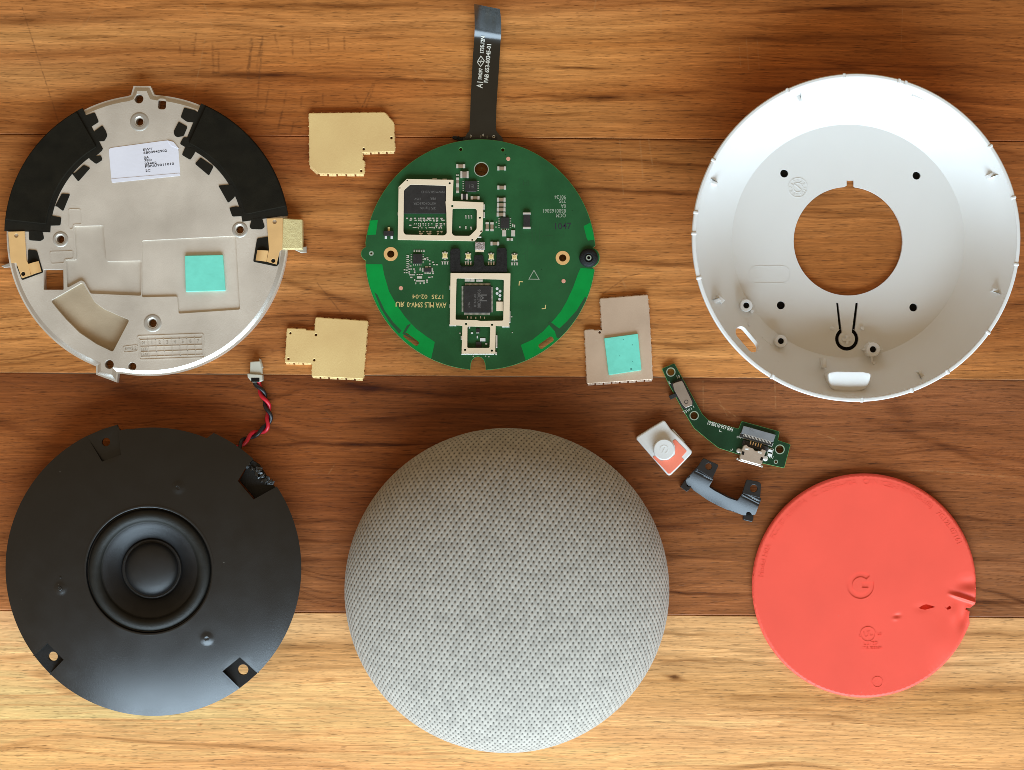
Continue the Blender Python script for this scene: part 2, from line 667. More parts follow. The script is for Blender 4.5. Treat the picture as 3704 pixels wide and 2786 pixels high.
def wood_material(name, seed, scratches):
    m = bpy.data.materials.new(name)
    m.use_nodes = True
    nt = m.node_tree
    n, L = nt.nodes, nt.links
    p = n["Principled BSDF"]
    tc = n.new("ShaderNodeTexCoord")
    at = n.new("ShaderNodeAttribute")
    at.attribute_name = "wood"

    def mapped(sx, sy, off=0.0):
        mp = n.new("ShaderNodeMapping")
        mp.inputs["Scale"].default_value = (sx * 1000, sy * 1000, 1000)
        mp.inputs["Location"].default_value = (seed * 3.7 + off, seed * 1.3 + off, seed)
        L.new(tc.outputs["Object"], mp.inputs["Vector"])
        return mp.outputs[0]

    def noise(sx, sy, det, off, lo, hi, a, b, dist=0.0):
        t = n.new("ShaderNodeTexNoise")
        t.inputs["Scale"].default_value = 1.0
        t.inputs["Detail"].default_value = det
        t.inputs["Roughness"].default_value = 0.6
        t.inputs["Distortion"].default_value = dist
        L.new(mapped(sx, sy, off), t.inputs["Vector"])
        r = n.new("ShaderNodeMapRange")
        r.inputs[1].default_value, r.inputs[2].default_value = lo, hi
        r.inputs[3].default_value, r.inputs[4].default_value = a, b
        L.new(t.outputs[0], r.inputs[0])
        return r.outputs[0]

    def mul(a, b):
        q = n.new("ShaderNodeMath")
        q.operation = 'MULTIPLY'
        L.new(a, q.inputs[0])
        L.new(b, q.inputs[1])
        return q.outputs[0]

    grain = noise(0.06, 1.6, 6, 1, 0.3, 0.7, 0.74, 1.20, 0.4)
    fibre = noise(0.12, 4.2, 3, 5, 0.3, 0.7, 0.86, 1.12)
    pore = noise(0.17, 2.4, 2, 9, 0.60, 0.70, 1.0, 0.50)
    pore2 = noise(0.30, 4.0, 1, 14, 0.62, 0.70, 1.0, 0.62)
    spark = noise(0.16, 3.0, 2, 41, 0.60, 0.72, 1.0, 1.30)
    flame = noise(0.012, 0.30, 3, 27, 0.3, 0.7, 0.88, 1.10, 0.8)
    blot = noise(0.02, 0.06, 3, 21, 0.3, 0.7, 0.93, 1.06)
    f = mul(mul(mul(grain, fibre), mul(pore, pore2)), mul(mul(blot, spark), flame))
    mx = n.new("ShaderNodeVectorMath")
    mx.operation = 'SCALE'
    L.new(at.outputs["Color"], mx.inputs[0])
    L.new(f, mx.inputs["Scale"])
    col = mx.outputs[0]
    # pale scuffs and dark cuts: thin straight scratches in the finish
    for (x0, y0, x1, y1, w, tone, amt) in scratches:
        a = Vector((x0, y0, 0)) * S
        ba = Vector((x1 - x0, y1 - y0, 0)) * S
        sep = n.new("ShaderNodeVectorMath"); sep.operation = 'MULTIPLY'
        sep.inputs[1].default_value = (1, 1, 0)
        L.new(tc.outputs["Object"], sep.inputs[0])
        s = n.new("ShaderNodeVectorMath"); s.operation = 'SUBTRACT'
        L.new(sep.outputs[0], s.inputs[0]); s.inputs[1].default_value = a
        d = n.new("ShaderNodeVectorMath"); d.operation = 'DOT_PRODUCT'
        L.new(s.outputs[0], d.inputs[0]); d.inputs[1].default_value = ba / ba.length_squared
        c = n.new("ShaderNodeClamp"); L.new(d.outputs["Value"], c.inputs[0])
        e = n.new("ShaderNodeVectorMath"); e.operation = 'SCALE'
        e.inputs[0].default_value = ba; L.new(c.outputs[0], e.inputs["Scale"])
        g = n.new("ShaderNodeVectorMath"); g.operation = 'DISTANCE'
        L.new(s.outputs[0], g.inputs[0]); L.new(e.outputs[0], g.inputs[1])
        r = n.new("ShaderNodeMapRange")
        r.inputs[1].default_value, r.inputs[2].default_value = 0, w * S
        r.inputs[3].default_value, r.inputs[4].default_value = amt, 0
        L.new(g.outputs["Value"], r.inputs[0])
        br = noise(0.7, 0.7, 2, x0, 0.38, 0.6, 0.1, 1.0)
        q = n.new("ShaderNodeMix"); q.data_type = 'RGBA'
        L.new(mul(r.outputs[0], br), q.inputs[0])
        L.new(col, q.inputs[6])
        q.inputs[7].default_value = (*tone, 1)
        col = q.outputs[2]
    L.new(col, p.inputs["Base Color"])
    rg = noise(0.05, 0.8, 3, 33, 0.3, 0.7, 0.40, 0.56)
    L.new(rg, p.inputs["Roughness"])
    p.inputs["Specular IOR Level"].default_value = 0.2
    b = n.new("ShaderNodeBump")
    b.inputs["Strength"].default_value = 0.35
    b.inputs["Distance"].default_value = 0.00012
    L.new(f, b.inputs["Height"])
    L.new(b.outputs[0], p.inputs["Normal"])
    return m


TILT = -0.0072
table = bpy.data.objects.new("table_top", None)
table["kind"] = "structure"
table.rotation_euler = (0, 0, TILT)
C.objects.link(table)


def seam_y(px):      # photograph row of a seam at the picture's middle column -> table mm
    return (1393 - px) / K


def bands(x, v, cols):
    """colour across a plank: cols = [(x mm, [(v, rgb), ...])], interpolated along and across the grain"""
    out = []
    for xc, st in cols:
        vs = np.array([s[0] for s in st])
        c = np.array([srgb(*s[1]) for s in st])
        out.append(np.stack([np.interp(v, vs, c[:, k]) for k in range(3)], -1))
    xs = np.array([c[0] for c in cols])
    fx = np.interp(x, xs, np.arange(len(xs)))
    i0 = np.clip(np.floor(fx).astype(int), 0, max(0, len(xs) - 2))
    t = (fx - i0)[..., None]
    t = t * t * (3 - 2 * t)
    st = np.stack(out, 0)
    a = np.take_along_axis(st, i0[None, ..., None], 0)[0]
    b = np.take_along_axis(st, np.minimum(i0 + 1, len(xs) - 1)[None, ..., None], 0)[0]
    return a * (1 - t) + b * t


def make_plank(seed, ptop, pbot, cols, ring, streaks, scratches, gain=1.0, wav=1.0, up=0, down=0, sat=(1, 1, 1)):
    y1, y0 = seam_y(ptop), seam_y(pbot)
    x0, x1 = -420.0, 420.0
    nx, ny = 470, 230
    gap, bev = 0.06, 0.24
    xs = np.concatenate([np.linspace(x0, -171, 50), np.linspace(-170, 170, nx), np.linspace(171, x1, 50)])
    mid = np.linspace(y0 + gap + bev, y1 - gap - bev, ny)
    if up:
        mid = np.concatenate([mid, np.linspace(y1, y1 + up, 60)])
    if down:
        mid = np.concatenate([np.linspace(y0 - down, y0, 60), mid])
    lo_, hi_ = mid[0] - bev, mid[-1] + bev
    ys = np.concatenate([[lo_, lo_ + bev * 0.35], mid, [hi_ - bev * 0.35, hi_]])
    nx, ny = len(xs), len(mid)
    zs = np.concatenate([[-0.25, -0.07], np.zeros(ny), [-0.07, -0.25]])
    ny = len(ys)
    X, Y = np.meshgrid(xs, ys)
    # the grain wanders: warp the position across the plank
    w = (fnoise(X / 90, Y / 45, seed, 3) - 0.5) * 13 * wav + (fnoise(X / 28, Y / 9, seed + 3, 2) - 0.5) * 2.6 * wav
    YW = Y + w
    v = np.clip((y1 - (Y + w * 0.45)) / (y1 - y0), 0, 1)
    col = bands(X, v, cols)
    r1 = fnoise(X / 160, YW / 5.5, seed + 11, 3)
    r2 = fnoise(X / 60, YW / 1.9, seed + 23, 3)
    r3 = fnoise(X / 220, YW / 3.2, seed + 37, 2)
    gate = np.clip(fnoise(X / 40, Y / 12, seed + 41, 2) * 2.4 - 0.75, 0, 1)
    ridge = np.exp(-((r3 - 0.5) / 0.018) ** 2) * gate
    r4 = fnoise(X / 150, YW / 2.4, seed + 83, 2)
    for lv in (0.36, 0.47, 0.58, 0.68):
        ridge = ridge + 0.7 * np.exp(-((r4 - lv) / 0.013) ** 2) * np.clip(fnoise(X / 22, Y / 5, seed + 91 + int(lv * 100), 2) * 3 - 1.3, 0, 1)
    tone = 1 + ring[0] * (r1 - 0.5) + ring[1] * (r2 - 0.5) - ring[2] * ridge
    for (px, py, la, lb, k, sl) in streaks:      # photograph px of the dark figure in the wood, half length, half width, strength, slope
        cx, cy = (px - 1852) / K, (1393 - py) / K
        dx = X - cx
        yy = Y - cy - sl * dx + (fnoise(X / 9, Y / 3, seed + 51, 2) - 0.5) * 1.6
        g = np.exp(-(dx / (la / K)) ** 2 - (yy / (lb / K)) ** 2)
        tone = tone * (1 - np.minimum(.84, k * 1.12 * g * (0.55 + 0.9 * fnoise(X / 7, Y / 0.9, seed + 61, 2))))
    tone = np.clip(tone, 0.18, 1.7)
    col = np.clip(col * gain * tone[..., None] ** np.array([0.90, 1.10, 1.35]) * SAT * np.array(sat), 0.004, 0.9)
    Z = np.repeat(zs[:, None], nx, 1)
    V = np.stack([X, Y, Z], -1).reshape(-1, 3)
    idx = np.arange(nx * ny).reshape(ny, nx)
    F = np.stack([idx[:-1, :-1], idx[:-1, 1:], idx[1:, 1:], idx[1:, :-1]], -1).reshape(-1, 4).tolist()
    b = len(V)
    lowv = [(x0, ys[0], -18), (x1, ys[0], -18), (x1, ys[-1], -18), (x0, ys[-1], -18)]
    F.append([b + 3, b + 2, b + 1, b])
    F.append([b, b + 1] + idx[0, ::-1].tolist())
    F.append([b + 2, b + 3] + idx[-1, :].tolist())
    F.append([b + 1, b + 2] + idx[::-1, -1].tolist())
    F.append([b + 3, b] + idx[:, 0].tolist())
    V = V.tolist() + lowv
    me = bpy.data.meshes.new("plank")
    me.from_pydata((np.asarray(V) * S).tolist(), [], F)
    a = me.color_attributes.new("wood", 'FLOAT_COLOR', 'POINT')
    cc = np.ones((len(V), 4), np.float32)
    cc[:b, :3] = col.reshape(-1, 3)
    cc[b:, :3] = col.reshape(-1, 3).mean(0)
    a.data.foreach_set("color", cc.ravel())
    me.materials.append(wood_material("oiled_wood", seed, scratches))
    me.update()
    o = bpy.data.objects.new("plank", me)
    C.objects.link(o)
    o.parent = table
    return o


def PX(x, y):
    return ((x - 1852) / K, (1393 - y) / K)


def scr(lst):
    out = []
    for (a, b, c, d, w, kind) in lst:
        p, q = PX(a, b), PX(c, d)
        tone, amt = {'l': ((0.50, 0.27, 0.11), 0.30), 'd': ((0.10, 0.04, 0.015), 0.55), 'c': ((0.10, 0.03, 0.008), 0.45)}[kind]
        out.append((*p, *q, w, tone, amt))
    return out


WOOD = 1.09
SAT = np.array([1.03, 0.975, 0.92])
make_plank(11, -372, 499, [
    (-155, [(0, (165, 105, 55)), (.45, (172, 112, 60)), (.52, (150, 95, 50)), (.58, (196, 140, 82)), (.66, (170, 110, 60)), (.75, (196, 140, 84)), (.86, (166, 104, 52)), (1, (150, 92, 46))]),
    (-55, [(0, (160, 100, 52)), (.45, (180, 118, 62)), (.55, (186, 124, 68)), (.68, (176, 110, 54)), (.78, (150, 86, 38)), (.88, (158, 94, 44)), (1, (150, 86, 40))]),
    (10, [(0, (160, 100, 52)), (.45, (160, 100, 52)), (.55, (200, 140, 80)), (.62, (182, 120, 62)), (.72, (196, 136, 76)), (.82, (176, 112, 56)), (.9, (190, 130, 72)), (1, (176, 116, 62))]),
    (75, [(0, (160, 100, 52)), (.45, (170, 108, 56)), (.6, (176, 110, 54)), (.75, (168, 100, 46)), (1, (168, 100, 46))]),
    (155, [(0, (152, 94, 48)), (.5, (168, 104, 52)), (.7, (160, 94, 44)), (1, (160, 94, 46))])],
    (0.58, 0.56, 0.46),
    [(930, 280, 150, 13, .75, -.02), (820, 285, 330, 12, .38, .0), (2150, 350, 190, 16, .55, .02), (2450, 325, 90, 9, .6, .05), (2080, 245, 110, 6, .6, 0), (1100, 25, 420, 9, .45, 0), (2950, 25, 420, 8, .5, .05), (1560, 290, 330, 8, .35, 0), (2000, 410, 200, 7, .4, 0), (60, 95, 90, 12, .4, 0), (300, 145, 160, 8, .35, 0), (2900, 130, 500, 10, .3, .04), (620, 190, 280, 6, .3, .04), (1750, 350, 300, 6, .45, 0)],
    scr([(70, 40, 205, 455, .35, 'd'), (720, 0, 760, 110, .3, 'l'), (735, 140, 690, 370, .3, 'l'), (350, 15, 280, 130, .3, 'l'), (1395, 190, 1400, 235, .3, 'l'), (2665, 165, 2672, 240, .3, 'l'), (2690, 130, 2700, 245, .3, 'l'), (2730, 140, 2738, 240, .3, 'l'), (2145, 0, 2140, 30, .4, 'l'), (2380, 10, 2382, 80, .35, 'l'), (3255, 20, 3250, 180, .25, 'l'), (900, 150, 890, 300, .7, 'd'), (940, 140, 930, 290, .6, 'd'), (1340, 310, 1290, 420, .4, 'd'), (1490, 255, 1530, 300, .3, 'l')] + [(x, y, x + d, y + h, .55, 'c') for x, y, d, h in ((905, 165, -20, 100), (935, 165, -16, 95), (985, 130, 12, 55), (1050, 138, 0, 70), (1112, 138, 2, 60), (1178, 142, 3, 40), (1236, 140, 2, 44), (760, 165, 4, 110), (780, 170, 4, 100), (930, 300, -12, 130), (965, 320, -16, 100), (1028, 340, -24, 120), (1012, 410, -22, 110), (1085, 350, -4, 45), (1160, 345, 2, 40), (1055, 450, -14, 60), (1345, 312, -30, 90), (1275, 350, 18, 34), (700, 130, -8, 80), (640, 150, 3, 60))]), WOOD * 1.12, 1.0, 260)
make_plank(29, 499, 1362, [
    (-155, [(0, (168, 108, 58)), (.3, (160, 100, 50)), (.6, (170, 110, 58)), (.8, (196, 136, 78)), (1, (176, 116, 62))]),
    (-55, [(0, (146, 84, 42)), (.12, (152, 88, 44)), (.3, (178, 118, 64)), (.45, (160, 100, 52)), (.6, (176, 120, 68)), (.75, (150, 92, 48)), (.9, (160, 100, 54)), (1, (176, 118, 66))]),
    (40, [(0, (150, 94, 46)), (.1, (166, 108, 56)), (.25, (160, 100, 52)), (.4, (172, 112, 60)), (.62, (186, 126, 70)), (.75, (180, 120, 66)), (.88, (196, 138, 80)), (1, (172, 112, 60))]),
    (100, [(0, (150, 94, 48)), (.3, (166, 108, 58)), (.5, (160, 100, 50)), (.7, (160, 98, 48)), (1, (182, 124, 68))]),
    (155, [(0, (158, 96, 50)), (.5, (150, 90, 46)), (.85, (150, 92, 46)), (1, (166, 108, 58))])],
    (0.56, 0.58, 0.48),
    [(2300, 505, 500, 6, .5, -.02), (2380, 585, 420, 7, .5, -.04), (2330, 690, 500, 7, .55, -.05), (2400, 950, 330, 10, .35, -.06), (1180, 840, 200, 14, .35, -.15), (1300, 690, 240, 9, .4, -.05), (1250, 935, 260, 14, .35, -.1), (1150, 1060, 190, 10, .4, -.35), (2330, 1180, 200, 6, .35, 0), (3000, 760, 300, 14, .35, -.05), (60, 1240, 120, 6, .4, 0), (30, 970, 120, 9, .35, -.1), (3000, 600, 300, 9, .3, 0)],
    scr([(2300, 400, 2320, 640, .4, 'l'), (2335, 470, 2355, 600, .35, 'l'), (2225, 960, 2262, 1040, .45, 'l'), (2180, 1060, 2262, 1000, .4, 'd'), (2235, 500, 2250, 700, .25, 'l'), (1145, 1030, 1228, 1130, .35, 'd'), (3480, 900, 3640, 960, .3, 'l'), (2210, 1210, 2300, 1290, .3, 'd')]), WOOD * 1.12)
make_plank(47, 1362, 2221, [
    (-155, [(0, (112, 64, 32)), (.15, (126, 74, 36)), (.3, (140, 84, 42)), (.5, (134, 80, 42)), (.75, (140, 86, 46)), (1, (150, 96, 56))]),
    (-75, [(0, (104, 58, 28)), (.15, (122, 70, 34)), (.35, (128, 74, 36)), (.55, (122, 70, 36)), (.75, (138, 86, 50)), (.9, (132, 82, 46)), (1, (126, 78, 44))]),
    (0, [(0, (112, 66, 36)), (.12, (100, 58, 30)), (.3, (116, 68, 34)), (.6, (122, 72, 38)), (1, (128, 80, 46))]),
    (60, [(0, (118, 72, 40)), (.1, (122, 76, 44)), (.3, (118, 72, 40)), (.55, (112, 66, 34)), (.75, (122, 76, 42)), (.92, (136, 86, 50)), (1, (124, 76, 42))]),
    (155, [(0, (112, 70, 40)), (.1, (118, 72, 42)), (.35, (126, 76, 42)), (.6, (120, 74, 42)), (.8, (132, 86, 54)), (.95, (124, 80, 48)), (1, (112, 70, 42))])],
    (0.38, 0.36, 0.50),
    [(1310, 1403, 110, 15, .72, -.10), (1530, 1425, 260, 11, .5, -.04), (1000, 1440, 90, 9, .35, .3), (1230, 1610, 270, 6, .6, .03), (1420, 1608, 260, 5, .5, -.02), (1170, 1960, 260, 6, .55, 0), (1120, 1890, 200, 6, .4, 0), (1180, 2030, 220, 8, .5, -.02), (2480, 2140, 260, 7, .72, -.02), (3450, 1860, 260, 7, .5, -.09), (3250, 1470, 60, 50, .35, -.6), (3400, 1600, 260, 14, .4, -.35), (2800, 1500, 250, 6, .35, -.03), (2650, 1375, 400, 8, .3, -.02), (2420, 1900, 160, 9, .35, -.05), (3500, 2010, 200, 10, .4, -.02), (3600, 2165, 200, 7, .55, 0), (2450, 1730, 120, 8, .3, -.1), (30, 1560, 160, 20, .3, -.4), (450, 1420, 180, 40, .35, -.3), (2430, 2010, 260, 5, .5, -.03)],
    scr([(2543, 1375, 2545, 1480, .3, 'l'), (2803, 1370, 2806, 1470, .3, 'l'), (2590, 1450, 2660, 1500, .3, 'l'), (2600, 1440, 2632, 1500, .25, 'l'), (3330, 1690, 3700, 1715, .35, 'l'), (2520, 1840, 2560, 1890, .35, 'd'), (2960, 1560, 3020, 1580, .3, 'l'), (2740, 1545, 2780, 1590, .25, 'l'), (1210, 1690, 1190, 1720, .3, 'l')]), 1.34, 1.2, 0, 0, (1.06, 1.0, 0.95))
make_plank(71, 2221, 3080, [
    (-155, [(0, (206, 158, 104)), (.12, (222, 172, 112)), (.25, (226, 176, 112)), (.4, (228, 178, 112)), (.65, (226, 172, 104)), (1, (220, 160, 96))]),
    (-60, [(0, (196, 148, 92)), (.1, (214, 168, 108)), (.18, (186, 136, 78)), (.26, (218, 168, 104)), (.5, (226, 172, 106)), (.65, (222, 166, 102)), (1, (210, 150, 90))]),
    (60, [(0, (204, 158, 100)), (.1, (200, 154, 96)), (.2, (212, 166, 106)), (.3, (194, 146, 86)), (.38, (206, 156, 94)), (.46, (220, 168, 106)), (.65, (220, 168, 104)), (1, (206, 150, 92))]),
    (155, [(0, (198, 152, 96)), (.12, (188, 140, 84)), (.2, (212, 168, 110)), (.3, (186, 136, 78)), (.38, (200, 148, 84)), (.5, (216, 164, 100)), (1, (210, 152, 92))])],
    (0.24, 0.26, 0.44),
    [(2560, 2390, 300, 6, .35, -.03), (2900, 2520, 350, 14, .3, -.03), (2850, 2560, 260, 8, .35, -.02), (2450, 2450, 40, 6, .6, -.3), (2448, 2448, 14, 9, .6, 0), (3500, 2390, 220, 9, .35, .05), (3560, 2480, 250, 14, .3, .04), (2480, 2290, 200, 6, .35, -.02), (3600, 2280, 160, 8, .35, 0), (1100, 2340, 220, 9, .35, .01), (1120, 2420, 220, 10, .35, .02), (60, 2390, 120, 10, .35, .02), (732, 2633, 5, 5, .6, 0), (3020, 2613, 5, 5, .7, 0), (900, 2760, 160, 16, .2, .05)],
    scr([(3265, 2590, 3300, 2622, .3, 'l'), (3300, 2680, 3340, 2650, .3, 'l'), (850, 2690, 870, 2720, .3, 'l'), (2900, 2550, 2760, 2580, .3, 'l')]), 1.20, 1.0, 0, 300, (1.03, 1.0, 1.12))

# ------------------------------------------------------------------ 1 the cast metal plate (upper left)
ZP = 4.0
cx, cy = Z1(1068, 1209, ZP)
RP = 509 / K * (H - ZP) / H
T = Thing("metal_plate", "round grey metal plate with two black tape arcs, gold contacts and a mint pad", "metal plate", (cx, cy))


def ang(p):
    return math.degrees(math.atan2(p[1] - cy, p[0] - cx))


def plate_outline(R):
    tabs = [PT(Z1, [(950, 186), (968, 120), (1092, 122), (1120, 184)], ZP), PT(Z2, [(695, 655), (695, 715), (848, 772), (855, 706)], ZP)]
    out = []
    for i in range(180):
        a = -180 + i * 2
        p = (cx + R * math.cos(math.radians(a)), cy + R * math.sin(math.radians(a)))
        skip = False
        for t in tabs:
            aa = sorted((ang(t[0]), ang(t[3])))
            if aa[0] - 0.7 < a < aa[1] + 0.7:
                skip = True
                if not t is None and t[0] not in out and t[3] not in out:
                    q = t if ang(t[0]) < ang(t[3]) else t[::-1]
                    out += q
        if not skip:
            out.append(p)
    return out


def recess(pts, V):
    return rnd(ccw(PT(V, pts, ZP)), 0.5)


pocket_l = recess([(540, 1145), (750, 1140), (775, 1400), (1029, 1396), (1026, 1652), (650, 1628), (612, 1540), (490, 1600), (480, 1390), (555, 1390)], Z1)
pocket_r = recess([(1034, 1250), (1715, 1215), (1745, 1748), (1300, 1778), (1290, 1653), (1032, 1658)], Z1)
pocket_c = rnd(ccw(PT(Z2, [(370, 178), (600, 45), (640, 110), (690, 190), (760, 240), (850, 280), (940, 318), (820, 548), (700, 490), (580, 410), (480, 310), (420, 240)], ZP)), 0.6)
# the left pocket and the curved pocket meet: keep them apart by trimming the left one
pocket_l = recess([(540, 1145), (750, 1140), (775, 1400), (1029, 1396), (1026, 1648), (660, 1632), (612, 1545), (590, 1535), (490, 1590), (480, 1390), (555, 1390)], Z1)
shal_a = recess([(500, 1020), (583, 1020), (595, 1130), (535, 1132), (530, 1165), (505, 1165)], Z1)
shal_b = recess([(365, 1330), (530, 1325), (535, 1380), (470, 1385), (468, 1412), (372, 1418)], Z1)
hx = lambda V, x, y, r: circ(*V(x, y, ZP), D(V, r, ZP), 24)
through = [hx(Z1, 1010, 217, 32), rrect(*Z1(1178, 255, ZP), D(Z1, 58), D(Z1, 74), D(Z1, 18), -0.05), hx(Z1, 1015, 383, 28), hx(Z1, 440, 1238, 28), hx(Z1, 1745, 1168, 28),
           hx(Z2, 1110, 340, 30), hx(Z2, 795, 640, 32), hx(Z2, 962, 655, 29), rnd(ccw(PT(Z1, [(317, 1458), (460, 1458), (462, 1605), (318, 1605)], ZP)), 0.3)]
out = plate_outline(RP)
lower = slab([out] + through + [pocket_c], 0.0, ZP - 0.75, 0)
shift = lambda lp, k: lp
upper = slab([inset(ccw(out), 0.0)] + through + [pocket_l, pocket_r, pocket_c], ZP - 0.75, ZP, 0.10, bottom=False, chamfer=(1.65, 1.0))
pm_ = join(lower, upper)
pmi = []
for f in pm_[1]:
    a_, b_, c_ = (np.asarray(pm_[0][i]) for i in f[:3])
    nn = np.cross(b_ - a_, c_ - a_)
    nz_f = nn[2] / (np.linalg.norm(nn) + 1e-12)
    far = all(math.hypot(pm_[0][i][0] - cx, pm_[0][i][1] - cy) > RP - 1.9 for i in f)
    pmi.append(1 if far and .25 < nz_f < .985 else 0)
M_rim = mat("machined_metal_rim", (0.66, 0.63, 0.57), 0.36, 0.85, 0.06, 0.1, 0.12, 4, rvar=0.05)
body = T.add("plate_body", pm_, [M_cast, M_rim], mi=pmi, sharp=28)
# slightly different depths: a raised floor step in the right pocket, shallow pads on the face
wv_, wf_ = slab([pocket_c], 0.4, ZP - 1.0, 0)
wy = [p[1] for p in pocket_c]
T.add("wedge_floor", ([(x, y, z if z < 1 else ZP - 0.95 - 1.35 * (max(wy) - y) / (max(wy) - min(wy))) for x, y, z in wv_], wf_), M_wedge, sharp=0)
T.add("recess_floor", slab([inset(pocket_r, -0.0)], ZP - 0.75, ZP - 0.5, 0), M_cast)
for q in (shal_a, shal_b):
    w = stroke(q, 0.22, ZP, ZP + 0.10, True)
    T.add("raised_outline", w, M_cast, sharp=30)
# screw bosses
for V, x, y, r, h in ((Z1, 1015, 383, 70, 28), (Z1, 440, 1238, 58, 28), (Z1, 1745, 1168, 58, 28), (Z2, 1110, 340, 66, 30)):
    p = V(x, y, ZP)
    a, b = D(V, r), D(V, h)
    T.add("screw_boss", lathe([(a, ZP - 0.02), (a * 0.90, ZP + 0.14), (a * 0.82, ZP + 0.18), (b * 1.35, ZP + 0.18), (b * 1.02, ZP - 0.10), (b * 0.98, 0.3)], *p, 32), M_castdk, sharp=50)
# moulded date grid
g = PT(Z2, [(1000, 435), (1480, 418), (1492, 590), (1015, 607)], ZP)
fr = rnd(ccw(g), 0.7)
items = [stroke(fr, 0.28, ZP, ZP + 0.13, True)]


def lerp2(u, v):
    (a, b, c, d) = g
    x = (a[0] * (1 - u) + b[0] * u) * (1 - v) + (d[0] * (1 - u) + c[0] * u) * v
    y = (a[1] * (1 - u) + b[1] * u) * (1 - v) + (d[1] * (1 - u) + c[1] * u) * v
    return (x, y)


for v in (0.17, 0.46, 0.68, 0.88):
    items.append(stroke([lerp2(0.03, v), lerp2(0.97, v)], 0.16, ZP, ZP + 0.16))
for i, u in enumerate((0.03, 0.15, 0.27, 0.39, 0.51, 0.63, 0.74, 0.86, 0.97)):
    items.append(stroke([lerp2(u, 0.12), lerp2(u, 0.9)], 0.16, ZP, ZP + 0.16))
tag = rnd(ccw(PT(Z2, [(895, 512), (1003, 500), (1005, 545), (900, 556)], ZP)), 0.8)
items.append(stroke(tag, 0.2, ZP, ZP + 0.12, True))
grid_o = T.add("date_grid", join(*items), M_cast, sharp=30)
a_g = math.atan2(g[1][1] - g[0][1], g[1][0] - g[0][0])
items = []
for i, s in enumerate("1234567"):
    p = lerp2(0.21 + 0.117 * i, 0.31)
    items.append(place(text_mesh(s, 1.5, 0.08), p[0], p[1], ZP, a_g))
for v, s in ((0.31, "01"), (0.57, "(23)"), (0.78, "(24)")):
    p = lerp2(0.085, v)
    items.append(place(text_mesh(s, 1.25, 0.08), p[0], p[1], ZP, a_g))
p = Z2(950, 527, ZP)
items.append(place(text_mesh("EWS.2", 1.35, 0.08), p[0], p[1], ZP, a_g))
T.add("lettering", join(*items), M_castdk, parent=grid_o, sharp=0)
# mint pad
pad = rnd(ccw(PT(Z1, [(1345, 1358), (1622, 1352), (1640, 1612), (1352, 1620)], ZP)), 0.25)
T.add("thermal_pad", slab([pad], ZP - 0.5, ZP + 0.35, 0.12), M_mint)
# black tape arcs: a film with torn flaps, and a foam strip on top
Rk = lambda r: D(Z1, r, ZP)


def band(r0, r1, a0, a1, n=26):
    return arc(cx, cy, r1, a0, a1, n) + arc(cx, cy, r0, a1, a0, n)


flaps_l = [[(600, 345), (690, 315), (720, 385), (665, 420), (620, 470), (560, 440)], [(672, 470), (690, 450), (745, 410), (770, 450), (782, 485), (760, 525), (700, 527)], [(560, 440), (665, 420), (715, 525), (748, 590), (690, 640), (600, 640)],
           [(640, 640), (735, 628), (746, 662), (700, 692), (660, 662)], [(510, 745), (540, 760), (610, 697), (658, 720), (570, 820), (535, 775)], [(400, 1000), (450, 905), (511, 910), (460, 1035), (415, 1000)], [(370, 1065), (447, 1080), (440, 1138), (360, 1140)]]
for a0, a1, fl, e0, e1 in ((117.5, 175.8, flaps_l, 116.9, 178.3), (9.7, 67.3, [[(1340, 280), (1425, 302), (1450, 330), (1420, 390), (1360, 385), (1314, 352)], [(1270, 485), (1263, 455), (1300, 383), (1365, 420), (1337, 488), (1290, 497)], [(1308, 545), (1335, 495), (1395, 500), (1400, 560), (1350, 570)],
                                                     [(1323, 625), (1350, 563), (1420, 580), (1418, 612), (1385, 662)], [(1418, 690), (1460, 643), (1555, 708), (1520, 776)], [(1588, 848), (1690, 838), (1720, 900), (1705, 935), (1660, 975)], [(1668, 1010), (1720, 998), (1760, 1010), (1770, 1070), (1690, 1074)]], 8.0, 67.6)):
    film = T.add("tape_film", slab([band(Rk(702), RP + 0.55, e0, e1)], ZP - 1.2, ZP + 0.16, 0.06), M_tape2)
    T.add("tape_foam", slab([rnd(band(Rk(735), RP + 0.42, a0 + 2.0, a1 - 2.0), 0.5)], ZP + 0.14, ZP + 0.75, 0.22), M_tape)
    for k, f in enumerate(fl):
        T.add("tape_flap", slab([rnd(ccw(PT(Z1, f, ZP)), 0.45)], ZP + 0.005, ZP + 0.175 + 0.007 * k, 0.05), M_tape2)
for f in ([(212, 1172), (310, 1182), (322, 1235), (295, 1252), (212, 1246)], [(205, 1312), (270, 1320), (292, 1400), (316, 1480), (160, 1537), (120, 1430), (205, 1420)],
          [(1815, 1150), (1832, 1090), (1905, 1080), (1927, 1150), (1905, 1167), (1830, 1165)], [(1870, 1232), (1960, 1218), (1965, 1320), (2032, 1320), (2030, 1420), (2010, 1437), (1842, 1402)]):
    T.add("contact_tape", slab([rnd(ccw(PT(Z1, f, ZP)), 0.45)], ZP + 0.005, ZP + 0.2, 0.05), M_tape2)
# gold spring contacts
zc = ZP + 0.2
hole = lambda x, y, r=15: circ(*Z1(x, y, zc), D(Z1, r), 16)
T.add("gold_contact", slab([ccw(PT(Z1, [(60, 1185), (180, 1180), (195, 1395), (207, 1415), (225, 1500), (160, 1522), (120, 1410), (80, 1412)], zc)), hole(120, 1212), hole(170, 1490)], zc, zc + 0.25, 0.06), M_gold)
T.add("gold_contact", slab([ccw(PT(Z1, [(1940, 1088), (2058, 1085), (2055, 1312), (2035, 1325), (2012, 1422), (1940, 1402), (1957, 1312)], zc)), hole(1998, 1112), hole(1988, 1395)], zc, zc + 0.25, 0.06), M_gold)


